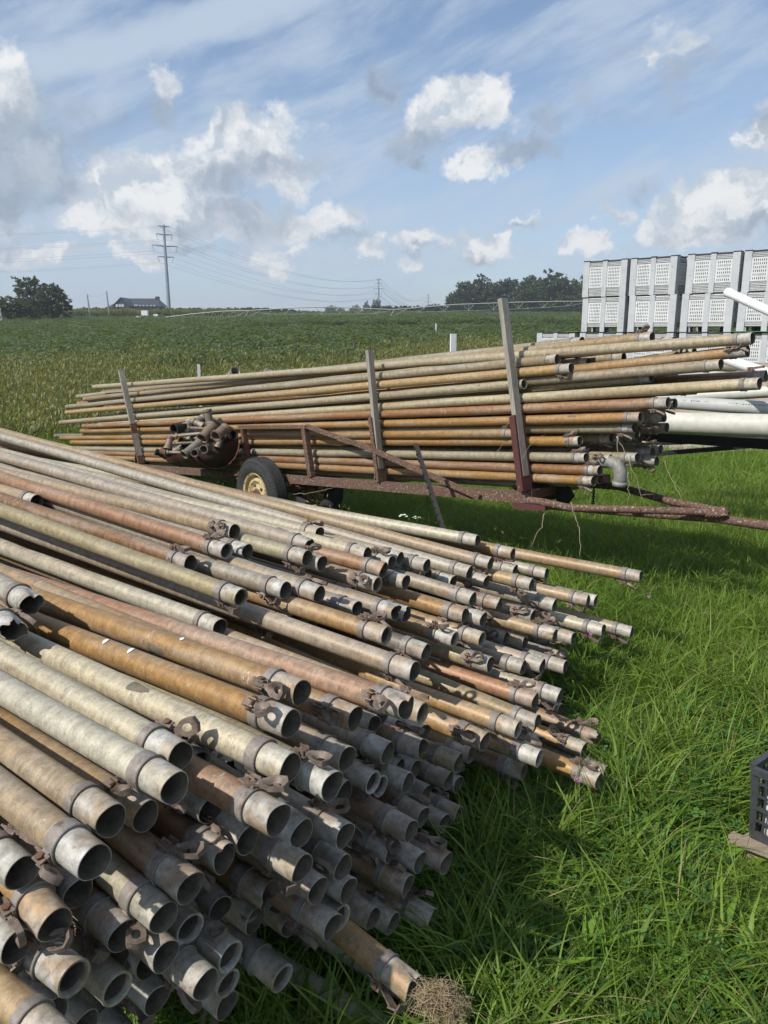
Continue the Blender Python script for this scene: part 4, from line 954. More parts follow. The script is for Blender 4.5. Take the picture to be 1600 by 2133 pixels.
def elbow(pts, r, label, mat='fit'):
    e = empty('pipe_elbow', pts[len(pts) // 2], label, 'pipe fitting'); b = MB(); k = len(pts)
    b.tube(pts, r, 18, caps=False)
    d0 = (Vector(pts[0]) - Vector(pts[1])).normalized(); d1 = (Vector(pts[-1]) - Vector(pts[-2])).normalized()
    o = b.build('elbow_body', M[mat], e); o.modifiers.new('thick', 'SOLIDIFY').thickness = .005
    b = MB(); b.tube([Vector(pts[-1]) - d1 * .028, Vector(pts[-1])], r[-1] * 1.12 if isinstance(r, list) else r * 1.12, 18, caps=False); o = b.build('elbow_collar', M[mat], e); o.modifiers.new('thick', 'SOLIDIFY').thickness = .007
    return e
a = fr(1215, 962, .1); c = fr(1272, 962, .1); d = fr(1290, 1012, .1)
elbow([a, a.lerp(c, .5), c, fr(1286, 968, .1), fr(1292, 982, .1), fr(1292, 998, .1), d], [.034, .035, .040, .041, .041, .040, .040], 'grey cast elbow turned down at the front end of the trailer load', 'elbow')
elbow([fr(466, 804, .5), fr(478, 790, .5), fr(491, 774, .5)], [.05, .06, .058], 'conical grey fitting poking up behind the top pipes')
elbow([fr(592, 792, .5), fr(575, 783, .5), fr(557, 777, .5)], [.03, .045, .05], 'grey fitting with open round mouth behind the top pipes')
# ------------------------------------------------------------------ harvest bins
def bin_meshes():
    W, H, T = 1.07, .80, .028; wp, wm = .15, .11
    b = MB(); c = MB(); f = MB(); bk = MB()
    for q in range(4):
        Rz = Matrix.Rotation(q * math.pi / 2, 3, 'Z')
        def B(mb, x0, x1, z0, z1, y0, y1, rx=0):
            cx = Vector(((x0 + x1) / 2, -W / 2 + (y0 + y1) / 2, (z0 + z1) / 2)); mb.box(Rz @ cx, (x1 - x0, y1 - y0, z1 - z0), Rz @ Matrix.Rotation(rx, 3, 'X'))
        for s in (-1, 1): B(c, s * (W / 2 - wp / 2) - wp / 2 + (.002 if s < 0 else 0), s * (W / 2 - wp / 2) + wp / 2 - (.002 if s > 0 else 0), .0, H - .018, 0, .05)
        B(c, -wm / 2, wm / 2, .0, H - .02, .001, .05)
        for s in (-1, 1):
            x0 = s * (wm / 2 + (W / 2 - wp - wm / 2) / 2); w = (W / 2 - wp - wm / 2); xa, xb = x0 - w / 2, x0 + w / 2
            # louvres above and below the perforated panel
            for z in (.125, .155, .185, H - .055, H - .085, H - .115): B(b, xa + .004, xb - .004, z - .006, z + .008, .018, .05, .5)
            B(bk, xa, xb, .10, H - .03, .052, .058)  # dark sheet: paints the shade inside the bin behind the slots
            # perforated panel: a grid with its slots left open
            za, zb = .20, H - .14; nx, nz = 7, 6; m = .03; mb = b
            xg = [xa]; 
            for i in range(nx):
                cx = xa + m + (w - 2 * m) * (i + .5) / nx; xg += [cx - .0075, cx + .0075]
            xg.append(xb); zg = [za]
            for i in range(nz):
                cz = za + .02 + (zb - za - .04) * (i + .5) / nz; zg += [cz - .021, cz + .021]
            zg.append(zb)
            vs = []; fs = []
            for y in (.012, .03):
                for z in zg:
                    for x in xg: vs.append(Rz @ Vector((x, -W / 2 + y, z)))
            kx, kz = len(xg), len(zg); n0 = kx * kz
            for i in range(kz - 1):
                for j in range(kx - 1):
                    a_ = i * kx + j; hole = i % 2 == 1 and j % 2 == 1
                    if not hole: fs += [(a_, a_ + 1, a_ + kx + 1, a_ + kx)]
                    else: fs += [(a_, a_ + 1, a_ + 1 + n0, a_ + n0), (a_ + 1, a_ + kx + 1, a_ + kx + 1 + n0, a_ + 1 + n0), (a_ + kx + 1, a_ + kx, a_ + kx + n0, a_ + kx + 1 + n0), (a_ + kx, a_, a_ + n0, a_ + kx + n0)]
            for e0, e1 in ((0, kx - 1), ((kz - 1) * kx, kz * kx - 1)): fs += [(e0, e1, e1 + n0, e0 + n0)]
            fs += [(0, (kz - 1) * kx, (kz - 1) * kx + n0, n0), (kx - 1, kz * kx - 1, kz * kx - 1 + n0, kx - 1 + n0)]
            mb.add(vs, fs)
        B(f, -W / 2 + .003, -W / 2 + wp - .003, H - .018, H + .004, -.003, .06); B(f, W / 2 - wp + .003, W / 2 - .003, H - .018, H + .004, -.0035, .06); B(f, -wm / 2 - .003, wm / 2 + .003, H - .02, H + .006, -.004, .06)
        B(f, -W / 2 + .06, W / 2 - .06, H - .05, H - .006, .028, .07)
    bk.box((0, 0, .11), (W - .12, W - .12, .01)); f.box((0, 0, .05), (W - .13, W - .13, .085))  # black block under the floor paints the shade of the foot gap
    sk = MB()
    for q in range(4):
        Rz = Matrix.Rotation(q * math.pi / 2, 3, 'Z')
        for s in (-1, 1):
            x0 = s * (wm / 2 + (W / 2 - wp - wm / 2) / 2); w = (W / 2 - wp - wm / 2)
            for z in (.03, .06, .09): sk.box(Rz @ Vector((x0, -W / 2 + .034, z)), (w - .008, .03, .014), Rz @ Matrix.Rotation(.5, 3, 'X'))
            sk.box(Rz @ Vector((x0, -W / 2 + .055, .055)), (w, .006, .10), Rz)
    return b.mesh('perforated_panel', M['bin']), c.mesh('corner_post', M['bin_post']), f.mesh('rim_and_gap_shade', M['black']), bk.mesh('slot_shade_sheet', M['bin_shade']), sk.mesh('louvred_skirt', M['bin'])
BM = bin_meshes(); rad = R(45)
row = Vector((.72, -.695, 0)).normalized()
s0 = aty(1276, 690, 18.6); s0.z = 0
BZ = 1.60
def put_bin(k, lv, label, rim=False):
    wob = random.Random(k * 7 + lv); p = s0 + row * (1.175 * k + (.04 if k > 1 else 0)); p.z = BZ + lv * (.784 if lv > 0 else .805); p += Vector((wob.uniform(-.02, .02), wob.uniform(-.02, .02), 0))
    e = empty('harvest_bin', p, label, 'bin', 'grey plastic harvest bins stacked in a row'); e.rotation_euler.z = -math.atan2(.695, .72) + wob.uniform(-.045, .045)
    part('perforated_panel', BM[0], e); part('corner_post', BM[1], e); part('slot_shade_sheet', BM[3], e)
    if lv != 0: part('rim_and_gap_shade', BM[2], e)
    if lv == 1: part('louvred_skirt', BM[4], e)
    return e
nm = ['leftmost', 'second', 'third', 'rightmost']
for k in range(4):
    put_bin(k, 1, f'upper grey slotted bin of the {nm[k]} tall stack, black caps on top', True)
    put_bin(k, 0, f'grey slotted bin below the top one in the {nm[k]} tall stack', False)
    put_bin(k, -1, f'lower grey slotted bin carrying the {nm[k]} tall stack, mostly behind the pipes', True)
put_bin(-1, -1, 'low grey slotted bin standing alone left of the tall stacks', True)
# green lids under two of the stacks
for k, (w, lab) in {-.62: (.3, 'green plastic sheet edge on the low left bin'), 3: (1.16, 'green plastic sheet under the rightmost tall stack')}.items():
    p = s0 + row * 1.175 * k; b = MB(); Rz = Matrix.Rotation(-math.atan2(.695, .72), 3, 'Z'); b.box(p + Vector((0, 0, BZ + .0095)), (w, 1.17, .011), Rz); o = b.build('plastic_sheet', M['green'])
    tag(o, lab, 'sheet')
b = MB(); pz = s0 + row * 1.2; g0 = -.5; Rz = Matrix.Rotation(-math.atan2(.695, .72), 3, 'Z'); b.box((pz.x, pz.y, (g0 + BZ - .83) / 2), (6.4, 1.3, BZ - .83 - g0), Rz); o = b.build('bin_plinth', M['gravel']); o['kind'] = 'structure'  # unseen plinth standing in for the lowest layer of bins

# ------------------------------------------------------------------ white plastic pipes on their rack behind the trailer
def long_pipe(uv1, d1, uv2, d2, dpx1, mat, label, ext=1.0, socket=None, name='plastic_pipe', ext0=0.):
    a, c = at(*uv1, d1), at(*uv2, d2); ax = (c - a).normalized(); c = c + ax * ext; a = a - ax * ext0; r = dpx1 / 1600 * d1 / 2
    e = empty(name, (a + c) / 2, label, 'plastic pipe'); L = (c - a).length
    z = Vector((0, 0, 1)); y = z.cross(ax).normalized(); z = ax.cross(y); Mw = Matrix((ax, y, z)).transposed().to_4x4(); Mw.translation = a
    b = MB(); b.lathe([(.5, r * .9), (0, r * .9), (0, r), (L * .33, r), (L * .66, r), (L, r), (L, r * .9)], 32, Mw); b.build('pipe_body', M[mat], e)
    if socket: b = MB(); s0_, s1_ = socket; b.lathe([(s0_, r * .99), (s0_ + .002, r * 1.1), (s1_ - .02, r * 1.1), (s1_, r * .99)], 32, Mw); b.build('pipe_socket', M[mat], e)
    return e, Mw, r
long_pipe((1390, 881), 6.75, (1600, 887), 6.15, 45, 'pvc', 'thick dirty white plastic pipe lowest of the white pipes', 1.4, ext0=.55)
e, Mw, r = long_pipe((1400, 838), 6.9, (1600, 851), 6.3, 27, 'pvc_grey', 'grey-white plastic pipe with printed markings above the thick one', 1.4, (.05, .3), ext0=.25)
def print_marks(e, Mw, r, spans, mat, seed, name):
    rr_ = random.Random(seed); b = MB(); me = None
    for x0, x1 in spans:
        x = x0
        while x < x1:
            w = rr_.uniform(.006, .016); lo, hi = sorted((rr_.uniform(-.5, .1), rr_.uniform(.15, .5)))
            for a0, a1 in (((lo, hi),) if rr_.random() < .6 else ((lo, lo + .15), (hi - .12, hi))):
                q = [Mw @ Vector((xx, -math.cos(.5 + .25 * aa) * (r + .0012), math.sin(.5 + .25 * aa) * (r + .0012))) for xx, aa in ((x, a0), (x + w, a0), (x + w, a1), (x, a1))]
                b.add(q, [(0, 1, 2, 3)])
            x += w + rr_.uniform(.004, .012)
    b.build(name, mat, e)
print_marks(e, Mw, r, [(.36, .40), (.45, .53), (.565, .59), (.78, .84), (1.16, 1.3)], M['print'], 2, 'printed_text'); print_marks(e, Mw, r, [(.85, 1.1)], M['printg'], 5, 'green_print')
long_pipe((1470, 824), 7.3, (1600, 816), 7.0, 24, 'pvc', 'dirty white plastic pipe half hidden behind the long pale irrigation pipe', 1.2, ext0=.6)
long_pipe((1522, 752), 6.2, (1600, 778), 5.7, 21, 'pvc_white', 'slim clean white plastic pipe slanting down right below the orange pipe', .8, ext0=.3)
long_pipe((1516, 609), 6.4, (1600, 647), 5.9, 18, 'pvc_white', 'clean white plastic pipe with end socket pointing up left before the bins', 1.6, (0, .07))
long_pipe((1470, 776), 7.4, (1600, 770), 7.2, 9, 'pvc_white', 'thin white plastic pipe between the trailer load and the rack', .8, ext0=.5)
long_pipe((1450, 762), 7.2, (1600, 767), 7.0, 20, 'riser', 'brown metal pipe lying across the rack behind the orange pipe', .8, ext0=.4, name='metal_pipe')
rk = empty('pipe_rack', at(1560, 1010, 6.6), 'dark steel rack with long rails carrying the white pipes', 'rack')
b = MB(); b.bar(at(1300, 905, 7.3), at(1620, 920, 6.4) + Vector((.5, -.5, 0)), .10, .085); b.build('rack_beam', M['dark'], rk)
b = MB(); b.bar(at(1300, 927, 7.4), at(1800, 907, 7.0), .03, .03); b.build('rack_rail', M['dark'], rk)
b = MB(); b.bar(at(1300, 951, 7.0), at(1800, 909, 6.6), .04, .038); b.build('rack_rail', M['dark'], rk)
for u in (1700, 2000):
    p = at(u, 900, 6.5); b = MB(); b.bar((p.x, p.y, gzf(p.x, p.y) - .02), (p.x, p.y, p.z + .9), .07, .07, (0, 1, 0)); b.build('rack_post', M['dark'], rk)
b = MB(); p, q = at(1700, 800, 6.5), at(2000, 800, 6.5); b.bar(at(1690, 905, 6.4), at(2010, 905, 6.5), .06, .06); b.build('rack_beam', M['dark'], rk)

# ------------------------------------------------------------------ stakes, crate, pallet, nest
def stake_thing(name, u, vt, wpx, dep_y, label, cat, mat, th=.6, lean=0.):
    t = aty(u, vt, dep_y); g = gzf(t.x, t.y); w = wpx / 1600 * dep_y
    e = empty(name, (t.x, t.y, g), label, cat); b = MB(); b.bar((t.x - lean, t.y, g - .15), t, w, w * th, (1, 0, 0)); 
    b.build('board', M[mat], e); return e
def white_stake(u, vt, wpx, y, label):
    t = aty(u, vt, y); g = gzf(t.x, t.y); w = wpx / 1600 * y
    b = MB(); b.box((t.x, t.y, (t.z + g - .2) / 2), (w, w * .45, t.z - g + .2), Matrix.Rotation(R(18), 3, 'Z')); o = b.build('white_stake', M['white']); tag(o, label, 'stake', 'white marker stakes in the field')
white_stake(413.5, 759, 5.5, 14.6, 'thin white stake standing in the weeds behind the trailer')
white_stake(944.5, 695, 12, 12.5, 'broad white wooden stake with scuffed top behind the trailer pipes')
white_stake(908.5, 674, 3, 62, 'tiny white stake far out at the edge of the green lane')
# black steel fence post leaning in front of the trailer
a = at(866, 925, 5.35); c = at(922, 1096, 5.2); ax = (a - c).normalized(); c = c - ax * .4
tp = empty('steel_fence_post', c, 'black studded steel fence post leaning before the trailer', 'post'); b = MB()
b.bar(c, a, .032, .008, (0, 1, 0)); b.bar(c + Vector((0, .012, 0)), a + Vector((0, .012, 0)), .008, .028, (0, 1, 0)); b.build('post_bar', M['dark'], tp)
b = MB()
for k in range(14): q = a - ax * (.03 + k * .05); b.box(q + Vector((-.017, -.003, 0)), (.010, .012, .014))
b.build('studs', M['dark'], tp)

cb = at(1566, 1741, 2.62); A1 = Vector((.62, -.78, 0)).normalized(); A2 = Vector((.78, .62, 0)).normalized()
CL, CW, CH = .46, .33, .265
crate = empty('plastic_crate', cb + A1 * CL / 2 + A2 * CW / 2, 'black lattice plastic crate standing on the wooden pallet', 'crate')
def crate_side(o, ax, L, nm_):
    out = ax.cross(Vector((0, 0, 1)))
    if out.dot((cb + A1 * CL / 2 + A2 * CW / 2) - o) > 0: out = -out
    b = MB(); Z = Vector((0, 0, 1)); bul = lambda s, z: o + ax * s + Z * z + out * (.022 * z / CH)
    b.bar(bul(-.006, .012), bul(L + .006, .012), .012, .026); b.bar(bul(-.008, CH - .012), bul(L + .008, CH - .012), .020, .024); b.bar(bul(0, CH * .44), bul(L, CH * .44), .014, .009)
    for z in (.26, .62, .80): b.bar(bul(0, CH * z), bul(L, CH * z), .008, .006)
    n = int(L / .035)
    for k in range(n + 1):
        s = L * k / n; w = .02 if k in (0, n) else .0065; b.bar(bul(s, .012), bul(s, CH - .01), w if k in (0, n) else .0065, .008 if k in (0, n) else .007, out)
    b.build(nm_, M['crate'], crate)
crate_side(cb, A1, CL, 'crate_side'); crate_side(cb, A2, CW, 'crate_side'); crate_side(cb + A2 * CW, A1, CL, 'crate_side'); crate_side(cb + A1 * CL, A2, CW, 'crate_side')
b = MB()
for k in range(9): b.bar(cb + A1 * (CL * k / 8) + Vector((0, 0, .006)), cb + A1 * (CL * k / 8) + A2 * CW + Vector((0, 0, .006)), .012, .008)
b.build('crate_floor', M['crate'], crate)
for k, (s, t_, h, lab) in enumerate(((.058, .062, .19, 'white plastic jug standing in the left corner of the black crate'),)):
    p = cb + A1 * s + A2 * t_ + Vector((0, 0, .012)); j = empty('plastic_jug', p, lab, 'jug'); b = MB(); Mw = Matrix.Rotation(-math.pi / 2, 4, 'Y'); Mw.translation = p
    b.lathe([(0, 0), (0, .045), (.01, .05), (h * .62, .05), (h * .8, .034), (h * .92, .018), (h * .93, .02)], 18, Mw); b.build('jug_body', M['pvc_white'], j)
    b = MB(); b.lathe([(h * .93, .021), (h, .021), (h, 0)], 14, Mw); b.build('jug_cap', M['white'], j)
pb = cb - A1 * .05 - A2 * .05; pb.z = cb.z - .015
pal = empty('wooden_pallet', (pb.x, pb.y, gzf(pb.x, pb.y)), 'weathered broken wooden pallet in the grass under the black crate', 'pallet')
pr_ = random.Random(3)
for k in range(4):
    w = .11; o = pb + A1 * (.03 + k * .25); b = MB(); l0 = (.0, .10, .0, .0)[k]
    b.box(o + A1 * w / 2 + A2 * (.45 + l0 / 2) + Vector((0, 0, -.002 * k)), (w, .9 - l0, .016), Matrix((A1, A2, Vector((0, 0, 1)))).transposed() @ Matrix.Rotation(pr_.uniform(-.03, .03), 3, 'Z') @ Matrix.Rotation((-.14, 0, .03, 0)[k], 3, 'Y')); b.build('deck_board', M['pallet'], pal)
for k in range(3):
    o = pb + A2 * (.05 + k * .4) + Vector((0, 0, -.055)); b = MB(); b.bar(o - A1 * .02, o + A1 * 1.0, .035, .085); b.build('stringer', M['pallet'], pal)
for k in range(3):
    o = pb + A1 * (.05 + k * .4) + Vector((0, 0, -.108)); b = MB(); b.bar(o, o + A2 * .9, .09, .014); b.build('bottom_board', M['pallet'], pal)

# bird nest of dry grass against the lowest pipe end
nc = at(905, 2062, 1.55); nc.z += .0; b = MB(); r5 = random.Random(9)
for k in range(620):
    o = nc + Vector((r5.gauss(0, .015), r5.gauss(0, .014), r5.gauss(-.016, .011))) + Vector((.018, -.004, -.012)) * r5.choice((0, 0, 1, 2))
    d = Vector((r5.gauss(0, 1), r5.gauss(0, 1), r5.gauss(0, .7) + .2)).normalized(); L = r5.uniform(.02, .075); m_ = o + Vector((r5.gauss(0, .006), r5.gauss(0, .006), r5.gauss(0, .006)))
    b.tube([o - d * L / 2, m_, o + d * L / 2 + Vector((0, 0, -.01))], [.0005, .0007, .0004], 3, caps=False)
o = b.build('straw_nest', M['straw'], sharp=0); tag(o, 'clump of dry brown straw caught at the lowest pipe mouth', 'straw nest')

# dry stalks hanging from the trailer
r6 = random.Random(12)
def stalk(pts, w, label):
    b = MB(); P = [Vector(p) for p in pts]; Q = []
    for i in range(len(P) - 1):
        for k in range(5): Q.append(P[i].lerp(P[i + 1], k / 5) + Vector((r6.gauss(0, .004), r6.gauss(0, .004), r6.gauss(0, .004))))
    Q.append(P[-1]); b.tube(Q, [w * (1 - .6 * i / len(Q)) for i in range(len(Q))], 5); o = b.build('dry_stalk', M['twig'], sharp=0); tag(o, label, 'stalk', 'dry stalks about the trailer')
stalk([fr(1192, 1046, -.12), fr(1196, 1075, -.13), fr(1206, 1100, -.13), fr(1209, 1165, -.16)], .004, 'thick dry vine hanging straight down from the tongue brace')
stalk([fr(1284, 905, -.02), fr(1286, 945, -.03), fr(1285, 985, -.03)], .003, 'short dry stalk hanging over the elbow fitting')
stalk([fr(1285, 908, .0), fr(1310, 960, -.02), fr(1345, 1055, -.05)], .0025, 'long thin dry stalk slanting from the pipe ends to the tongue')
stalk([fr(1310, 985, .0), fr(1308, 1040, .0), fr(1303, 1070, -.0)], .0025, 'thin dry stalk beside the elbow fitting down to the tongue')
stalk([fr(1136, 1068, -.1), fr(1128, 1095, -.12), fr(1105, 1140, -.15)], .004, 'bent dry stalk leaning below the frame rail')
stalk([fr(1088, 958, -.12), fr(1100, 935, -.12), fr(1118, 912, -.1), fr(1136, 905, -.08)], .002, 'curved dry grass stem across the tall red stake socket')
stalk([fr(1030, 950, -.12), fr(1045, 930, -.1), fr(1064, 918, -.08)], .0018, 'faint dry grass stem left of the tall red stake socket')
stalk([fr(612, 1029, -.12), fr(640, 1028, -.1), fr(712, 1013, -.05)], .003, 'dry stick between the tyre and the frame rail')
stalk([fr(1385, 960, .3), fr(1400, 1000, .25), fr(1420, 1040, .2)], .002, 'dry stem hanging from the right end of the load')

# ------------------------------------------------------------------ power line, poles, barn, centre pivot
def pylon(u, vt, y, label, k=1.):
    t = aty(u, vt, y); x = t.x; g = gzf(x, y); H = t.z - g; e = empty('power_pylon', (x, y, g), label, 'pylon', 'grey monopole pylons of the power line')
    b = MB(); b.tube([(x, y, g - .3), (x, y, g + H * .5), (x, y, g + H)], [H * .026, H * .018, H * .011], 12); b.build('pole', M['steel_pole'], e)
    tips = []
    ax = Vector((.80, .6, 0)).normalized()
    for fz, hw in ((.98, .065), (.895, .092), (.775, .145), (.66, .092)):
        b = MB(); z = g + H * fz; c = Vector((x, y, z)); b.tube([c - ax * H * hw + Vector((0, 0, H * .006)), c, c + ax * H * hw + Vector((0, 0, H * .006))], [H * .004, H * .008, H * .004], 6); b.build('cross_arm', M['steel_pole'], e)
        for s in (-1, 1):
            p = c + ax * s * H * hw
            if fz < .95:
                q = c + ax * s * H * (hw - .02) - Vector((0, 0, H * .055)); b = MB(); b.tube([p, q], H * .0028, 5); b.build('insulator', M['wire'], e); tips.append(q)
            else: tips.append(p)
    return tips
T1 = pylon(341, 468, 330, 'tall nearest grey power pylon left of centre'); T2 = pylon(789, 580, 700, 'middle grey power pylon on the horizon'); T3 = pylon(892.5, 613, 1350, 'farthest tiny grey power pylon right of the middle one')
dirL = Vector((-150, 150 * .35, 0)); T0 = [p + Vector((-330, -60, -2)) for p in T1]
def cable(a, c, sag, r0, r1, label):
    n = 22; P = []
    for k in range(n + 1): t = k / n; P.append(a.lerp(c, t) - Vector((0, 0, sag * 4 * t * (1 - t))))
    b = MB(); b.tube(P, [r0 + (r1 - r0) * k / n for k in range(n + 1)], 5); o = b.build('power_cable', M['wire'], sharp=0); tag(o, label, 'cable', 'conductors of the power line')
nmw = ['top left', 'top right', 'upper left', 'upper right', 'middle left', 'middle right', 'lower left', 'lower right']
for i in range(8):
    cable(T1[i], T2[i], 9, .034, .07, f'power cable from the nearest to the middle pylon, {nmw[i]} arm')
    cable(T0[i], T1[i], 7, .034, .034, f'power cable leaving the frame left of the nearest pylon, {nmw[i]} arm')
    cable(T2[i], T3[i], 14, .10, .16, f'power cable from the middle to the farthest pylon, {nmw[i]} arm')
def wood_pole(u, vt, y, w, label):
    t = aty(u, vt, y); g = gzf(t.x, y); e = empty('utility_pole', (t.x, y, g), label, 'utility pole'); b = MB(); b.tube([(t.x + .3, y, g - .2), (t.x, y, t.z)], [w, w * .7], 8); b.build('pole', M['wood'], e)
    b = MB()
    for dz in (.25, .9, 1.5): b.box((t.x + .12, y - .15, t.z - dz), (.18, .14, .22))
    b.build('insulators', M['wire'], e); return t
a = wood_pole(181.5, 613, 150, .17, 'left leaning wooden utility pole before the dark barn'); c = wood_pole(221.5, 606, 150, .17, 'right wooden utility pole nearer the dark barn')
wood_pole(-1, 640, 100, .16, 'wooden utility pole cut by the left edge of the picture')
for dz in (.2, 1.4): cable(a - Vector((0, 0, dz)), c - Vector((0, 0, dz)), .5, .02, .02, ['sagging upper wire between the two wooden poles', 'sagging lower wire between the two wooden poles'][dz > 1])

# dark barn-like house
def barn():
    Y = 265; k = Y / 1600.; px = lambda u: (u - 800) * k * 1.0; zz = lambda v: aty(800, v, Y).z
    g = gzf(px(290), Y) - .5; e = empty('dark_barn_house', (px(290), Y, g), 'long dark barn-shaped house with pale windows on the hill', 'house')
    xl, xm, xr = px(262), px(295), px(342); zr, ze = zz(620), zz(636)
    b = MB(); b.box(((xm + xr) / 2, Y + 6, (g + ze) / 2), (xr - xm, 9, ze - g)); b.box(((xl + px(293)) / 2, Y + 3, (g + ze) / 2), (px(293) - xl, 12, ze - g)); b.box(((px(241) + xl) / 2, Y + 4, (g + zz(640)) / 2), (xl - px(241), 8, zz(640) - g))
    xg0, xg1 = xl, px(293); xa = (xg0 + xg1) / 2; b.add([(xg0, Y - 3, ze), (xg1, Y - 3, ze), (xa, Y - 3, zr - .3), (xg0, Y + 9, ze), (xg1, Y + 9, ze), (xa, Y + 9, zr - .3)], [(0, 1, 2), (5, 4, 3), (0, 2, 5, 3), (1, 4, 5, 2)])
    b.build('wall', M['barn'], e)
    b = MB()
    b.add([(xm - 3, Y + 1, ze - .3), (xr + .9, Y + 1, ze - .3), (xr - 1.0, Y + 6, zr), (xm - 3, Y + 6, zr), (xr + .9, Y + 11, ze - .3), (xm - 3, Y + 11, ze - .3)], [(0, 1, 2, 3), (3, 2, 4, 5), (1, 4, 2)])
    b.add([(xg0 - .5, Y - 3.4, ze - .35), (xa, Y - 3.4, zr), (xa, Y + 9, zr), (xg0 - .5, Y + 9, ze - .35)], [(0, 1, 2, 3)]); b.add([(xg1 + .5, Y - 3.4, ze - .35), (xa, Y - 3.4, zr), (xa, Y + 9, zr), (xg1 + .5, Y + 9, ze - .35)], [(3, 2, 1, 0)])
    b.add([(px(239), Y - .5, zz(640.5)), (xl + .3, Y - .5, zz(640.5)), (xl + .3, Y + 4, zz(632)), (px(248), Y + 4, zz(632)), (px(239), Y + 8.5, zz(640.5)), (xl + .3, Y + 8.5, zz(640.5))], [(0, 1, 2, 3), (3, 2, 5, 4), (0, 3, 4)])
    rf = b.build('roof', M['barn_roof'], e); b = MB(); b.box((px(335), Y + 5.8, zr + .1), (1.3, 1.0, 1.0)); b.build('chimney', M['barn'], rf)
    for u, y0, w, v in [(268.5, -3.1, .75, 637), (274.5, -3.1, .75, 637), (280, -3.1, .75, 637), (296, 1.4, .45, 636), (300, 1.4, .45, 636), (306, 1.4, .6, 637), (313, 1.4, .6, 637), (321, 1.4, .6, 637), (328.5, 1.4, .6, 637), (335, 1.4, .6, 637)]:
        b = MB(); b.box((px(u), Y + y0, zz(v)), (w, .12, .62 if y0 > 0 else .85)); b.build('window', M['glass'], e)
barn()
# three pale hive boxes in front of the nursery
for u, v, w, h, lab in ((290, 660, .9, .7, 'left low white box by the nursery trees'), (302, 652, 1.1, 1.9, 'tallest stack of white boxes by the nursery trees'), (325, 656.5, .8, .8, 'right white box by the nursery trees near the pylon')):
    t = aty(u, v, 142); g = gzf(t.x, 142); b = MB(); b.box((t.x, 142, t.z), (w, .8, h * .45)); b.box((t.x + .1, 142, t.z - h * .6), (w * .8, .7, h * .5)); b.box((t.x - w * .3, 142, (g + t.z) / 2), (.1, .1, t.z - g)); tag(b.build('white_box', M['white']), lab, 'box')
# centre pivot irrigation machine
def pivot():
    Y = 128; e = None
    P = [(345, 661), (400, 654), (460, 648.5), (518, 647), (580, 643), (640, 640), (700, 640), (760, 642.5), (821, 645), (880, 640), (945, 634.5), (1010, 632), (1080, 629.5), (1150, 628), (1235, 627.5), (1400, 630)]
    W = [aty(u, v, Y) for u, v in P]; e = empty('centre_pivot', (W[8].x, Y, gzf(W[8].x, Y)), 'long galvanised centre pivot sprinkler line crossing the far field', 'irrigation machine')
    b = MB(); b.tube(W, .085, 6); b.build('pipeline', M['galv'], e)
    for (u0, u1) in ((350, 518), (518, 821), (821, 1235)):
        n = 8; b = MB(); q = []
        us = np.interp
        for k in range(1, n):
            u = u0 + (u1 - u0) * k / n; v = float(np.interp(u, [p[0] for p in P], [p[1] for p in P])); top = aty(u, v, Y); drop = .62 * 4 * (k / n) * (1 - k / n) + .45
            bt = top - Vector((0, 0, drop)); q.append(bt); b.tube([top + Vector((-.9, 0, 0)), bt, top + Vector((.9, 0, 0))], .03, 4); b.tube([top, bt], .022, 4)
        v0 = aty(u0, float(np.interp(u0, [p[0] for p in P], [p[1] for p in P])), Y); v1 = aty(u1, float(np.interp(u1, [p[0] for p in P], [p[1] for p in P])), Y)
        b.tube([v0] + q + [v1], .025, 4); b.build('truss', M['galv'], e)
    for u, v in ((518, 647), (821, 645)):
        t = aty(u, v, Y); g = gzf(t.x, Y); g = min(g, t.z - 1.9)
        b = MB()
        for dx, dy in ((-.9, -.6), (1.1, .6)):
            b.tube([t, (t.x + dx, Y + dy, g + .35)], .05, 5)
        b.tube([(t.x - 1.0, Y - .6, g + .4), (t.x + 1.2, Y + .6, g + .4)], .06, 5); b.tube([t + Vector((2.2, 0, .15)), (t.x - .9, Y - .6, g + .5)], .035, 5); tw = b.build('drive_tower', M['galv'], e)
        for dx, dy in ((-1.0, -.6), (1.2, .6)):
            b = MB(); Mw = Matrix.Rotation(math.pi / 2, 4, 'Z'); Mw.translation = (t.x + dx, Y + dy, g + .32); b.lathe([(-.12, .1), (-.14, .36), (-.1, .42), (.1, .42), (.14, .36), (.12, .1)], 16, Mw); b.build('tower_wheel', M['tyre'], tw)
pivot()
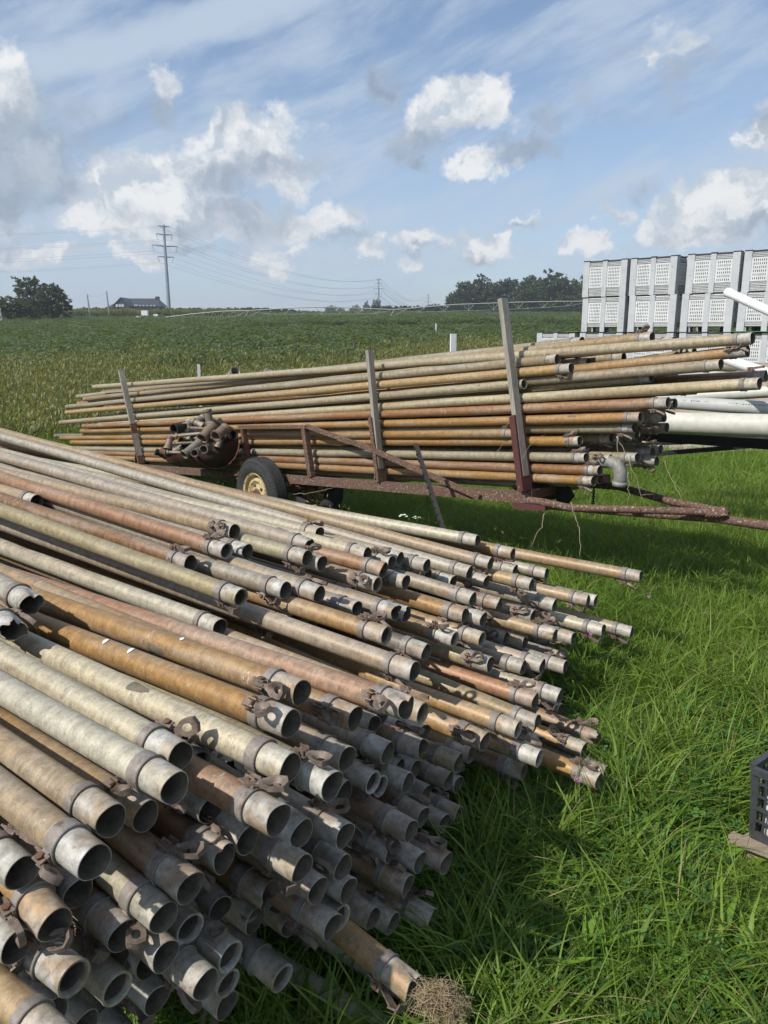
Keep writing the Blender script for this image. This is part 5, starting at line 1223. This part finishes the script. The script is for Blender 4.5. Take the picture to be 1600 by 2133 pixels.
# ------------------------------------------------------------------ vegetation: plant meshes
def plant_mesh(name, mats, builder, n=1, seed=0):
    r = random.Random(seed); V = []; F = []; MI = []; TI = []
    def strip(pts, ws, side, mi=0, tint=None, fold=0.):
        """leaf blade along pts with half widths ws, facing across 'side'"""
        tint = r.random() if tint is None else tint; o = len(V)
        for p, w in zip(pts, ws):
            if fold: V.extend([tuple(p - side * w + Vector((0, 0, w * fold))), tuple(p), tuple(p + side * w + Vector((0, 0, w * fold)))])
            else: V.extend([tuple(p - side * w), tuple(p + side * w)])
        k = 3 if fold else 2
        for i in range(len(pts) - 1):
            for j in range(k - 1): F.append((o + i * k + j, o + i * k + j + 1, o + (i + 1) * k + j + 1, o + (i + 1) * k + j)); MI.append(mi); TI.append(tint)
    def poly(pts, mi=0, tint=None):
        o = len(V); V.extend([tuple(p) for p in pts]); F.append(tuple(range(o, o + len(pts)))); MI.append(mi); TI.append(r.random() if tint is None else tint)
    builder(r, strip, poly)
    me = bpy.data.meshes.new(name); me.from_pydata(V, [], F)
    for m in mats: me.materials.append(m)
    me.polygons.foreach_set('material_index', MI); me.polygons.foreach_set('use_smooth', [True] * len(F))
    a = me.attributes.new('tint', 'FLOAT', 'FACE'); a.data.foreach_set('value', TI); me.update(); return me
def blade(r, strip, x, y, L, w, az, lean, bend, mi=0, segs=5, fold=0., tint=None):
    d = Vector((math.cos(az), math.sin(az), 0)); side = Vector((-d.y, d.x, 0)); pts = []; ws = []; p = Vector((x, y, 0)); a = lean
    for i in range(segs + 1):
        t = i / segs; pts.append(p.copy()); ws.append(w * (1 - t ** 1.6) ** .8 * (.65 + .7 * t if t < .5 else 1) if i < segs else w * .04)
        a2 = a + bend * t; p = p + (d * math.sin(a2) + Vector((0, 0, 1)) * math.cos(a2)) * (L / segs)
    tw = r.uniform(-.5, .5); side = (side * math.cos(tw) + Vector((0, 0, 1)) * math.sin(tw)).normalized()
    strip(pts, ws, side, mi, tint, fold)
def g_long(r, strip, poly):
    for k in range(13): blade(r, strip, r.gauss(0, .035), r.gauss(0, .035), r.uniform(.14, .33), r.uniform(.0018, .0042), r.uniform(0, 6.28), r.uniform(.1, .65), r.uniform(.5, 2.3), segs=7, fold=.3 if k % 3 == 0 else 0)
def g_short(r, strip, poly):
    for k in range(22): blade(r, strip, r.gauss(0, .04), r.gauss(0, .04), r.uniform(.06, .17), r.uniform(.0013, .0030), r.uniform(0, 6.28), r.uniform(.05, .8), r.uniform(.1, 1.5), segs=4)
def g_wide(r, strip, poly):
    for k in range(8): blade(r, strip, r.gauss(0, .02), r.gauss(0, .02), r.uniform(.14, .28), r.uniform(.003, .0055), r.uniform(0, 6.28), r.uniform(.2, .7), r.uniform(.4, 1.6), segs=6, fold=.35)
def g_plantain(r, strip, poly):
    for k in range(r.randint(6, 10)): blade(r, strip, 0, 0, r.uniform(.09, .20), r.uniform(.008, .019), k * 2.4 + r.uniform(-.3, .3), r.uniform(.35, .95), r.uniform(.2, 1.1), segs=6, fold=.3)
def g_clover(r, strip, poly):
    for k in range(16):
        h = r.uniform(.04, .11); az = r.uniform(0, 6.28); q = r.uniform(0, .08); c = Vector((math.cos(az) * q, math.sin(az) * q, h)); s = r.uniform(.008, .014); ti = r.random(); tl = Vector((r.gauss(0, .25), r.gauss(0, .25), 1)).normalized()
        for j in range(3):
            b = az + j * 2.094; d = Vector((math.cos(b), math.sin(b), 0)); d = (d - tl * d.dot(tl)).normalized(); e = tl.cross(d)
            poly([c, c + d * s * .7 + e * s * .55, c + d * s * 1.35 + e * s * .5, c + d * s * 1.5, c + d * s * 1.35 - e * s * .5, c + d * s * .7 - e * s * .55], 0, ti)
        blade(r, strip, c.x * .3, c.y * .3, h * 1.05, .0009, az, q / h * .5, .3, segs=2)
def g_fox(r, strip, poly):
    for k in range(5): blade(r, strip, r.gauss(0, .02), r.gauss(0, .02), r.uniform(.15, .32), r.uniform(.002, .004), r.uniform(0, 6.28), r.uniform(.1, .5), r.uniform(.5, 1.6), segs=5)
    for k in range(4):
        az = r.uniform(0, 6.28); L = r.uniform(.28, .50); le = r.uniform(.02, .28); d = Vector((math.cos(az), math.sin(az), 0)); pts = []; p = Vector((r.gauss(0, .02), r.gauss(0, .02), 0)); a = le
        for i in range(6): pts.append(p.copy()); p = p + (d * math.sin(a) + Vector((0, 0, 1)) * math.cos(a)) * L / 6; a += .07
        strip(pts, [.0011] * 6, Vector((-d.y, d.x, 0)), 1, .8); strip(pts, [.0011] * 6, d, 1, .8)
        hl = r.uniform(.035, .06); q = []
        for i in range(5): q.append(p.copy()); p = p + (d * math.sin(a) + Vector((0, 0, 1)) * math.cos(a)) * hl / 4; a += .12
        for s in (Vector((-d.y, d.x, 0)), d): strip(q, [.002, .0048, .0052, .004, .001], s, 1, .9)
def f_weed(r, strip, poly):                                          # knee-high yellowing field weeds and grasses
    for k in range(26): blade(r, strip, r.gauss(0, .17), r.gauss(0, .17), r.uniform(.18, .48), r.uniform(.006, .013), r.uniform(0, 6.28), r.uniform(.05, .5), r.uniform(.3, 1.5), 0, 4)
    for k in range(12):
        x, y = r.gauss(0, .17), r.gauss(0, .17); az = r.uniform(0, 6.28); d = Vector((math.cos(az), math.sin(az), 0)); p = Vector((x, y, r.uniform(.25, .42)))
        q = [p + (d * .3 * t + Vector((0, 0, 1 - .4 * t))) * .10 * t for t in (0, .35, .7, 1)]; strip(q, [.005, .012, .011, .003], Vector((-d.y, d.x, 0)), 1)
def f_bush(r, strip, poly):
    for k in range(70):
        c = Vector((r.gauss(0, .16), r.gauss(0, .16), abs(r.gauss(.22, .13)))); az = r.uniform(0, 6.28); d = Vector((math.cos(az), math.sin(az), r.uniform(-.5, .3))).normalized(); s = r.uniform(.03, .065); e = d.cross(Vector((0, 0, 1))).normalized()
        poly([c, c + d * s * .5 + e * s * .4, c + d * s, c + d * s * .5 - e * s * .4])
def f_soy(r, strip, poly):
    for k in range(80):
        c = Vector((r.uniform(-.5, .5), r.uniform(-.5, .5), r.uniform(.2, .48))); az = r.uniform(0, 6.28); d = Vector((math.cos(az), math.sin(az), r.uniform(-.6, .2))).normalized(); s = r.uniform(.09, .15); e = d.cross(Vector((0, 0, 1))).normalized()
        poly([c, c + d * s * .5 + e * s * .42, c + d * s, c + d * s * .5 - e * s * .42])
def f_corn(r, strip, poly):
    for k in range(6):
        x, y = r.uniform(-.8, .8), r.uniform(-.8, .8); H = r.uniform(1.7, 2.2); p = Vector((x, y, 0)); strip([p, p + Vector((0, 0, H))], [.03, .012], Vector((1, 0, 0)), 0)
        for j in range(7): 
            az = r.uniform(0, 6.28); d = Vector((math.cos(az), math.sin(az), 0)); z = H * (.25 + .1 * j); c = p + Vector((0, 0, z)); strip([c, c + d * .3 + Vector((0, 0, .22)), c + d * .62 + Vector((0, 0, .08))], [.04, .055, .008], Vector((-d.y, d.x, .2)).normalized(), 0)
        strip([p + Vector((0, 0, H)), p + Vector((0, 0, H + .22))], [.05, .02], Vector((1, 0, 0)), 1)
def f_nursery(r, strip, poly):
    for k in range(240):
        h = r.random() ** .8; q = .75 * (1 - h) ** .6 * r.uniform(.4, 1); az = r.uniform(0, 6.28); c = Vector((math.cos(az) * q, math.sin(az) * q, .2 + 3.0 * h)); d = Vector((math.cos(az), math.sin(az), r.uniform(.2, 1.2))).normalized(); s = r.uniform(.18, .34); e = d.cross(Vector((r.gauss(0, 1), r.gauss(0, 1), .3))).normalized()
        poly([c, c + d * s * .5 + e * s * .3, c + d * s, c + d * s * .5 - e * s * .3])
lib = {}
def kinds(name, mats, fn, n): lib[name] = [plant_mesh(name, mats, fn, seed=hash(name) % 1000 + i * 17 if False else len(lib) * 101 + i * 17) for i in range(n)]
kinds('long_grass', [M['grass']], g_long, 5); kinds('short_grass', [M['grass']], g_short, 4); kinds('wide_grass', [M['grass']], g_wide, 3)
kinds('plantain', [M['broad']], g_plantain, 4); kinds('clover', [M['clover']], g_clover, 3); kinds('foxtail', [M['grass'], M['fox']], g_fox, 3)
kinds('field_weed', [M['weed'], M['foxpale']], f_weed, 4); kinds('field_bush', [M['soy']], f_bush, 2); kinds('soy', [M['soy']], f_soy, 3); kinds('corn', [M['corn'], M['foxpale']], f_corn, 3); kinds('nursery', [M['spruce']], f_nursery, 3)

def scatter(name, meshes, P, S, Z, tilt=.12, label=None):
    """instances of the given plants at points P (n x 3), sizes S (n,) and height factors Z; one object of kind 'stuff'"""
    n = len(P); c = bpy.data.collections.new(name + '_plants')
    for k, me in enumerate(meshes): o = bpy.data.objects.new(f'{name}_plant_{k:02d}', me); c.objects.link(o)
    me = bpy.data.meshes.new(name); me.from_pydata(np.asarray(P).tolist(), [], [])
    rot = np.stack([rng.normal(0, tilt, n), rng.normal(0, tilt, n), rng.uniform(0, 6.283, n)], 1).astype(np.float32)
    for an, ty, val, key in (('rot', 'FLOAT_VECTOR', rot.ravel(), 'vector'), ('scl', 'FLOAT_VECTOR', np.stack([S, S, S * Z], 1).astype(np.float32).ravel(), 'vector'), ('idx', 'INT', rng.integers(0, len(meshes), n).astype(np.int32), 'value')):
        a = me.attributes.new(an, ty, 'POINT'); a.data.foreach_set(key, val)
    o = bpy.data.objects.new(name, me); link(o); o['kind'] = 'stuff'
    g = bpy.data.node_groups.new(name + '_scatter', 'GeometryNodeTree'); g.interface.new_socket('Geometry', in_out='INPUT', socket_type='NodeSocketGeometry'); g.interface.new_socket('Geometry', in_out='OUTPUT', socket_type='NodeSocketGeometry')
    N_ = g.nodes; gi = N_.new('NodeGroupInput'); go = N_.new('NodeGroupOutput'); ip = N_.new('GeometryNodeInstanceOnPoints'); ci = N_.new('GeometryNodeCollectionInfo')
    ci.inputs[0].default_value = c; ci.inputs[1].default_value = True; ci.inputs[2].default_value = True; ip.inputs['Pick Instance'].default_value = True
    def na(nm, ty): q = N_.new('GeometryNodeInputNamedAttribute'); q.data_type = ty; q.inputs[0].default_value = nm; return q.outputs[0]
    e2r = N_.new('FunctionNodeEulerToRotation'); g.links.new(na('rot', 'FLOAT_VECTOR'), e2r.inputs[0])
    g.links.new(gi.outputs[0], ip.inputs['Points']); g.links.new(ci.outputs[0], ip.inputs['Instance']); g.links.new(na('idx', 'INT'), ip.inputs['Instance Index'])
    g.links.new(e2r.outputs[0], ip.inputs['Rotation']); g.links.new(na('scl', 'FLOAT_VECTOR'), ip.inputs['Scale']); g.links.new(ip.outputs[0], go.inputs[0])
    md = o.modifiers.new('scatter', 'NODES'); md.node_group = g
    return o
def vnoise(x, y, s, seed):
    """cheap smooth noise 0..1"""
    r = np.random.default_rng(seed); v = np.zeros_like(x)
    for k in range(6): a = r.uniform(0, 6.28); f = s * r.uniform(.6, 1.7); v += np.sin((x * math.cos(a) + y * math.sin(a)) * f + r.uniform(0, 6.28))
    return .5 + v / 6 * .8
PA = np.array([r_[:3] for r_ in PILE]); PD = np.array([r_[3:6] for r_ in PILE])
def clearance(x, y):
    """free height under the heap and distance to it"""
    cl = np.full(x.shape, 9.)
    gr = gz(x, y)
    for p, d in zip(PA, PD):
        dx, dy = x - p[0], y - p[1]; h = math.hypot(d[0], d[1]); t = np.clip((dx * d[0] + dy * d[1]) / h / h, 0, 6.1)
        q = np.hypot(dx - d[0] * t, dy - d[1] * t); zc = p[2] + d[2] * t - gr
        cl = np.minimum(cl, np.where(q < .055, np.maximum(zc - .03, 0), 9.))
    q = np.stack([x - pb.x, y - pb.y], -1); s, t = q @ np.array(A1)[:2], q @ np.array(A2)[:2]
    cl = np.where((s > -.16) & (s < 1.1) & (t > -.30) & (t < 1), np.minimum(cl, .085), cl)
    return np.where((s > -.03) & (s < 1) & (t > -.03) & (t < 1), .04, cl)
def lawn_points(n, y0, y1, margin=.5):
    y = rng.uniform(y0, y1, n * 3); x = rng.uniform(-1, 1, n * 3) * (.56 * y1 + margin); k = np.abs(x) < .56 * y + margin
    x, y = x[k][:n], y[k][:n]; cl = clearance(x, y); k = cl > .07; return x[k], y[k], cl[k]
def lawn(name, kind, n, y0, y1, hs, hz, tall=.28, flt=None, tilt=.12):
    x, y, cl = lawn_points(n, y0, y1)
    if flt is not None: k = flt(x, y); x, y, cl = x[k], y[k], cl[k]
    S = rng.uniform(*hs, len(x)); Z = rng.uniform(*hz, len(x)); Z = np.minimum(Z, np.maximum(.12, cl / tall / S))
    return scatter(name, lib[kind], np.stack([x, y, gz(x, y) - .005], 1), S, Z, tilt)
yard = lambda x, y: ~((x > 3.5) & (y > 12.1))
mown = lambda x, y: .35 + .65 * smooth01(x - .25 * y, .1, 1.6)
# near lawn
lawn('long_grass', 'long_grass', 5600, .7, 3.6, (.8, 1.3), (.75, 1.15), flt=lambda x, y: rng.random(len(x)) < .45 + .55 * vnoise(x, y, 2.6, 3))
lawn('short_grass', 'short_grass', 6500, .7, 3.8, (.8, 1.25), (.6, 1.1), .17)
lawn('wide_grass', 'wide_grass', 1900, .7, 3.6, (.6, 1.15), (.7, 1.1), flt=lambda x, y: vnoise(x, y, 3, 5) > .38)
lawn('plantain_weeds', 'plantain', 2600, .8, 3.9, (.7, 1.45), (.8, 1.1), .15, flt=lambda x, y: (rng.random(len(x)) < .25 + .9 * vnoise(x, y, 2.2, 8)) & (x > -.3))
lawn('clover_patches', 'clover', 2600, .8, 4.2, (.8, 1.3), (.8, 1.2), .12, flt=lambda x, y: vnoise(x, y, 2.4, 11) > .5)
# strands growing up among the pipe ends at the edge of the heap
ex = []
for p, d in zip(PA, PD):
    hgt = p[2] - gzf(p[0], p[1])
    if hgt < .36:
        m_ = int(26 * (1.15 - hgt / .36)) + 3; f_ = -d[:2] / np.hypot(*d[:2]); s_ = np.array([-f_[1], f_[0]])
        a_ = rng.uniform(-.02, .20, m_); b_ = rng.normal(0, .09, m_); ex += [p[:2] + f_ * i + s_ * j for i, j in zip(a_, b_)]
ex = np.array(ex); x, y = ex[:, 0], ex[:, 1]; cl = clearance(x, y); k = cl > .05; x, y, cl = x[k], y[k], cl[k]; S = rng.uniform(.8, 1.35, len(x)); Z = np.minimum(rng.uniform(.8, 1.2, len(x)), np.maximum(.2, cl / .3 / S))
scatter('edge_grass', lib['long_grass'] + lib['wide_grass'][:1], np.stack([x, y, gz(x, y) - .005], 1), S, Z, .15)
# middle distance, under and round the trailer
lawn('long_grass', 'long_grass', 16000, 3.4, 8.5, (.7, 1.25), (.7, 1.15), flt=lambda x, y: rng.random(len(x)) < .35 + .65 * vnoise(x, y, 1.6, 4))
lawn('short_grass', 'short_grass', 17000, 3.6, 8.5, (.9, 1.5), (.7, 1.2), .17)
lawn('broad_weeds', 'plantain', 1500, 3.8, 9, (.7, 1.3), (.8, 1.1), .15, flt=lambda x, y: vnoise(x, y, 1.4, 21) > .5)
lawn('foxtail_grass', 'foxtail', 900, 4.6, 10, (.7, 1.05), (.8, 1.0), .45, flt=lambda x, y: (vnoise(x, y, 1.1, 31) > .45) & (x > -1.5))
lawn('long_grass', 'long_grass', 15000, 8.3, 14.5, (1.0, 1.7), (.7, 1.1), flt=yard)
lawn('short_grass', 'short_grass', 12000, 8.3, 14.5, (1.2, 2.0), (.7, 1.2), .17, flt=yard)
# the field: a belt of ripening weeds, then beans
def field_pts(n, y0, y1, pw=1., m=3):
    y = y0 + (y1 - y0) * rng.random(n * 2) ** pw; x = rng.uniform(-1, 1, n * 2) * (.53 * y1 + m); k = (np.abs(x) < .53 * y + m) & ~((x > 3.3) & (y < 21)); return x[k][:n], y[k][:n]
def edge(x): return 34 + 6 * np.sin(x * .11 + .6) + 5 * np.sin(x * .37)
x, y = field_pts(26000, 12.9, 56, 1.15); k = (y < edge(x) + rng.normal(0, 5, len(x))) & (rng.random(len(x)) < .55 + .45 * vnoise(x, y, .5, 41)); x, y = x[k], y[k]
scatter('ripening_field_weeds', lib['field_weed'], np.stack([x, y, gz(x, y) - .02], 1), rng.uniform(.75, 1.25, len(x)) * (1 + .012 * y), rng.uniform(.7, 1.2, len(x)))
x, y = field_pts(7000, 13.2, 50, 1.2); k = (vnoise(x, y, .45, 43) > np.where(x < -4, .42, .55)); x, y = x[k], y[k]
scatter('green_field_weeds', lib['field_bush'], np.stack([x, y, gz(x, y) - .02], 1), rng.uniform(.8, 1.5, len(x)), rng.uniform(.8, 1.2, len(x)))
x, y = field_pts(42000, 28, 215, 1.0, 6); k = (y > edge(x) + rng.normal(0, 5, len(x)) - 3) & ~((np.abs(y - 91 - 3 * np.sin(x * .1)) < 12) & (x > -16)); x, y = x[k], y[k]
scatter('soybean_crop', lib['soy'], np.stack([x, y, gz(x, y) - .05], 1), rng.uniform(.9, 1.5, len(x)) * (1 + .004 * y), rng.uniform(.7, 1.15, len(x)))
# corn strip and nursery rows on the left, tall crop on the right
x = rng.uniform(-76, -27, 2600); y = rng.uniform(150, 172, 2600); k = (x > -76 + (y - 150) * .2); x, y = x[k], y[k]; k = x / y < -.20 + .04 * rng.random(len(x)); x, y = x[k], y[k]
scatter('corn_strip', lib['corn'], np.stack([x, y, gz(x, y)], 1), rng.uniform(.7, 1.0, len(x)), rng.uniform(.8, 1.1, len(x)), .05)
x = rng.uniform(-84, -6, 2600); y = rng.uniform(205, 232, 2600)
scatter('nursery_rows', lib['nursery'], np.stack([x, y, gz(x, y) - .3], 1), rng.uniform(.85, 1.2, len(x)), rng.uniform(.45, .72, len(x)) * np.clip((-2 - x) / 30, .4, 1), .05)

# ------------------------------------------------------------------ trees
def crown_mesh(name, mat, seed, lobes, n, leaf):
    """leaf clumps spread through the lobes (centre, radii), denser to the outside, with gaps"""
    r = np.random.default_rng(seed); V = []; F = []; T = []
    vol = np.array([a[3] * a[4] * a[5] for a in lobes]); vol = vol / vol.sum()
    for (cx, cy, cz, rx, ry, rz), w in zip(lobes, vol):
        m = max(40, int(n * w)); nc = max(10, m // 14)
        d = r.normal(0, 1, (nc, 3)); d /= np.linalg.norm(d, axis=1)[:, None]; rad_ = r.uniform(.25, 1.05, nc) ** .5
        bump = 1 + .18 * np.sin(d[:, 0] * 5 + seed) * np.cos(d[:, 2] * 6 + d[:, 1] * 4)
        cc = d * (rad_ * bump)[:, None] * (rx, ry, rz) + (cx, cy, cz); tc = r.random(nc)
        for i in range(nc):
            for j in range(14):
                p = cc[i] + r.normal(0, .30, 3) * (leaf * 1.9); u = r.normal(0, 1, 3); u /= np.linalg.norm(u); v = np.cross(u, r.normal(0, 1, 3)); v /= np.linalg.norm(v); s = leaf * r.uniform(.6, 1.25); o = len(V)
                V += [p - u * s, p + v * s * .55, p + u * s, p - v * s * .55]; F.append((o, o + 1, o + 2, o + 3)); T.append(float(np.clip(tc[i] * .7 + r.random() * .3, 0, 1)))
    me = bpy.data.meshes.new(name); me.from_pydata([tuple(map(float, q)) for q in V], [], F); me.materials.append(mat)
    a = me.attributes.new('tint', 'FLOAT', 'FACE'); a.data.foreach_set('value', T); me.update(); return me
def trunk_mesh(seed, H, r0, spread, nb=7):
    r = random.Random(seed); b = MB(); top = Vector((r.gauss(0, .3), r.gauss(0, .3), H)); b.tube([(0, 0, -.3), (r.gauss(0, .1), r.gauss(0, .1), H * .3), top * .65, top], [r0, r0 * .8, r0 * .5, r0 * .15], 8)
    for k in range(nb):
        z = H * r.uniform(.28, .7); a = r.uniform(0, 6.28); L = spread * r.uniform(.5, 1); p = Vector((0, 0, z)); q = p + Vector((math.cos(a) * L, math.sin(a) * L, L * r.uniform(.3, .9))); b.tube([p, p.lerp(q, .5) + Vector((0, 0, .2)), q], [r0 * .35, r0 * .22, r0 * .06], 6)
    return b.mesh('trunk', M['bark'], sharp=0)
CROWNS = {}
def lob(seed, H, W, nl, base):
    r = random.Random(seed); L = []
    for k in range(nl):
        a = r.uniform(0, 6.28); q = W * r.uniform(.15, .62); z = base + (H - base) * r.uniform(.22, .80); s = W * r.uniform(.34, .55); L.append((math.cos(a) * q, math.sin(a) * q, z, s, s, min(s * .85, (H - z) * 1.0 + .3)))
    L.append((0, 0, base + (H - base) * .5, W * .7, W * .7, (H - base) * .48)); L.append((0, 0, 2.4, W * .75, W * .75, 2.3)); return L
for k in range(4): CROWNS[k] = (crown_mesh('crown', M['tree'], 10 + k, lob(50 + k, 12, 5.2, 9, 1.5), 7500, .36), trunk_mesh(k, 8.5, .32, 3))
for k in range(4, 6): CROWNS[k] = (crown_mesh('crown', M['treelight'], 10 + k, lob(60 + k, 12, 5.2, 9, 1.2), 6500, .36), trunk_mesh(k, 8.5, .32, 3))
def tree(k, u, vt, vb, y, wpx, label, group, rot=0., crown=None, trunk=None):
    t = aty(u, vt, y); bz = aty(u, vb, y).z; H = t.z - bz; g = gzf(t.x, y); g = min(g, bz)
    e = empty('tree', (t.x, y, g), label, 'tree', group); e.rotation_euler.z = rot
    sx = wpx / 1600 * y / 10.4; sz = (t.z - g) / 12.3
    for nm_, me in (('crown', crown or CROWNS[k][0]), ('trunk', trunk or CROWNS[k][1])):
        o = part(nm_, me, e); o.scale = (sx, sx, sz)
GR = 'tall trees of the grove behind the irrigation line'
for i, (k, u, vt, y, w, lab) in enumerate([(4, 964, 579, 232, 52, 'paler leftmost tree at the edge of the grove'), (0, 1004, 570, 240, 80, 'dark domed tree second from the left in the grove'), (1, 1052, 579, 246, 66, 'lower tree in the dip left of the grove centre'), (5, 1085, 583, 238, 50, 'brownish paler tree low in the middle of the grove'),
        (2, 1112, 569, 250, 64, 'dark tree left of the tallest tree in the grove'), (0, 1152, 559, 240, 86, 'tallest dark tree of the grove'), (3, 1192, 575, 246, 62, 'dark tree just right of the tallest one in the grove'), (5, 1228, 563, 236, 66, 'paler tree half hidden by the bins at the right of the grove'),
        (3, 944, 605, 236, 34, 'small shrubby tree at the left foot of the grove'), (4, 1030, 615, 226, 60, 'low bushy tree before the dark domed one'), (4, 1180, 611, 226, 70, 'low bushy tree before the tallest one')]):
    tree(k, u, vt, 660, y, w, lab, GR, i * 1.3)
# near tree clump at the left
big = crown_mesh('crown', M['treelight'], 71, [(-.6, 0, 10.3, 1.9, 1.9, 1.5), (1.4, .3, 10.0, 1.6, 1.6, 1.4), (.4, 0, 8.6, 2.6, 2.2, 1.6), (-1.9, 0, 8.4, 1.3, 1.3, 1.1), (2.4, 0, 8.2, 1.3, 1.3, 1.2), (0, 0, 6.2, 2.6, 2.4, 2.2), (1.8, -.4, 10.6, 1.0, 1, .9)], 2600, .30)
rnd = crown_mesh('crown', M['tree'], 72, [(0, 0, 8, 3.6, 3.2, 3.6), (2.2, 0, 6, 2.6, 2.4, 3.2), (-2, 0, 6, 2.8, 2.6, 3.0), (1, -1, 9.6, 2.2, 2, 2), (3.2, 0, 4.2, 1.6, 1.6, 2.6), (-1, 0, 3.6, 3, 2.8, 2.4)], 6200, .32)
wide = crown_mesh('crown', M['treelight'], 73, [(0, 0, 7.2, 4.6, 3.4, 2.6), (-3, 0, 6.2, 3, 2.6, 2.4), (3.2, 0, 6, 2.6, 2.4, 2.4), (1, -1, 8.6, 3, 2.4, 2.4), (0, 0, 4.2, 4.4, 3.2, 2)], 5600, .32)
GL = 'trees of the clump at the left of the field'
tree(0, 52, 571, 672, 128, 108, 'tall open-crowned tree rising over the left clump', GL, 0, big, trunk_mesh(31, 9.5, .3, 2.6, 9))
tree(0, 103, 587, 672, 124, 92, 'dark rounded tree at the right of the left clump', GL, 0, rnd, trunk_mesh(32, 7, .34, 2.4))
tree(0, 12, 608, 672, 120, 96, 'spreading lighter green tree at the left edge of the picture', GL, 0, wide, trunk_mesh(33, 6, .3, 3))
tree(1, 70, 620, 672, 132, 80, 'dark low tree in the middle of the left clump', GL, 2)
# distant trees on the horizon
GH = 'distant trees along the horizon'
for i, (k, u, vt, y, w, lab) in enumerate([(0, 602, 642, 470, 38, 'small round distant tree left of the gap in the horizon'), (1, 690, 636, 480, 34, 'distant tree right of the gap in the horizon'), (2, 712, 639, 470, 26, 'small distant tree left of the middle pylon'), (3, 740, 632, 480, 30, 'distant tree nearest the left of the middle pylon'), (0, 764, 625, 500, 22, 'tall distant tree behind the left of the middle pylon'), (1, 782, 622, 500, 24, 'tallest distant tree just left of the middle pylon'), (2, 806, 634, 520, 30, 'distant tree just right of the middle pylon'), (3, 840, 640, 480, 36, 'low distant tree over the right drive tower'),
        (0, 870, 640, 500, 30, 'low distant tree under the farthest pylon'), (1, 912, 632, 470, 36, 'round distant tree between the farthest pylon and the grove'), (2, 662, 646, 500, 26, 'lowest distant tree in the horizon gap'), (3, 545, 643, 460, 60, 'broad distant tree beyond the nursery rows'), (1, 940, 640, 430, 30, 'distant tree touching the left of the grove'), (2, 575, 646, 470, 40, 'distant tree between the nursery and the horizon gap')]):
    tree(k, u, vt, 662, y, w, lab, GH, i * 2.1)
x = rng.uniform(-500, 600, 2600); y = rng.uniform(640, 760, 2600)
scatter('far_woods', [crown_mesh('far_clump', M['spruce'], 90, [(0, 0, 4, 4, 4, 4), (2, 1, 3, 3, 3, 3)], 500, .8)], np.stack([x, y, gz(x, y) - 1], 1), rng.uniform(.6, 1.0, len(x)), rng.uniform(.7, 1.1, len(x)), .05)
x = rng.uniform(-3, 90, 1500); y = rng.uniform(205, 222, 1500)
scatter('hedgerow_shrubs', lib['nursery'], np.stack([x, y, gz(x, y) - .3], 1), rng.uniform(.9, 1.3, len(x)), rng.uniform(.45, .75, len(x)), .05)

# a few flowers
def flower(p, h, s, label, white=True):
    e = empty('white_flower' if white else 'clover_flower', (p.x, p.y, gzf(p.x, p.y)), label, 'flower'); b = MB(); b.tube([(p.x, p.y, gzf(p.x, p.y) - .02), (p.x + .004, p.y, p.z)], .0016, 4); b.build('stem', M['broad'], e, sharp=0)
    r = random.Random(int(p.x * 100)); b = MB()
    for k in range(26 if white else 40):
        th, q = r.uniform(0, 6.28), r.uniform(0, 1) ** .5; c = p + Vector((math.cos(th) * q * s, math.sin(th) * q * s, (.3 * (1 - q * q) if white else r.uniform(-1, 1) * (1 - q * q) ** .5) * s)); d = s * .2; n1 = Vector((r.gauss(0, 1), r.gauss(0, 1), .6)).normalized(); n2 = n1.cross(Vector((0, 0, 1))).normalized()
        b.add([c - n1 * d, c + n2 * d, c + n1 * d, c - n2 * d], [(0, 1, 2, 3)])
    b.build('flower_head', M['petal' if white else 'pink'], e, sharp=0)
for u, v, lab in ((840, 1075, 'left white flower head in the shade below the frame rail'), (868, 1079, 'right white flower head in the shade below the frame rail'), (1222, 1183, 'small pale flower left of the far pipe tip')): flower(at(u, v, 5.3 if u > 700 and u < 1000 else 7.2 if u < 500 else 4.2), .2, .032 if u < 900 else .016, lab)
for u, v, d, lab in ((1231, 1322, 3.55, 'pink clover flower by the pipe ends at the far edge'), (1203, 1624, 2.62, 'pink clover flower before the ochre pipe mouth'), (1352, 1242, 4.2, 'pink clover flower in the grass beyond the far pipe tip')): flower(at(u, v, d), .1, .011, lab, False)

# ------------------------------------------------------------------ thin summer haze over the fields
def haze():
    b = MB(); x0, x1, y0, y1, z0, z1 = -1200, 1200, -40, 1500, -2.5, 60
    b.box(((x0 + x1) / 2, (y0 + y1) / 2, (z0 + z1) / 2), (x1 - x0, y1 - y0, z1 - z0))
    m, t, out = new_mat('summer_haze'); v = t.node('ShaderNodeVolumePrincipled'); v.inputs['Color'].default_value = (.86, .92, 1, 1); v.inputs['Density'].default_value = .00055; v.inputs['Anisotropy'].default_value = .2
    t.l.new(v.outputs[0], out.inputs['Volume']); o = b.build('haze', m, sharp=0); o['kind'] = 'stuff'
haze()
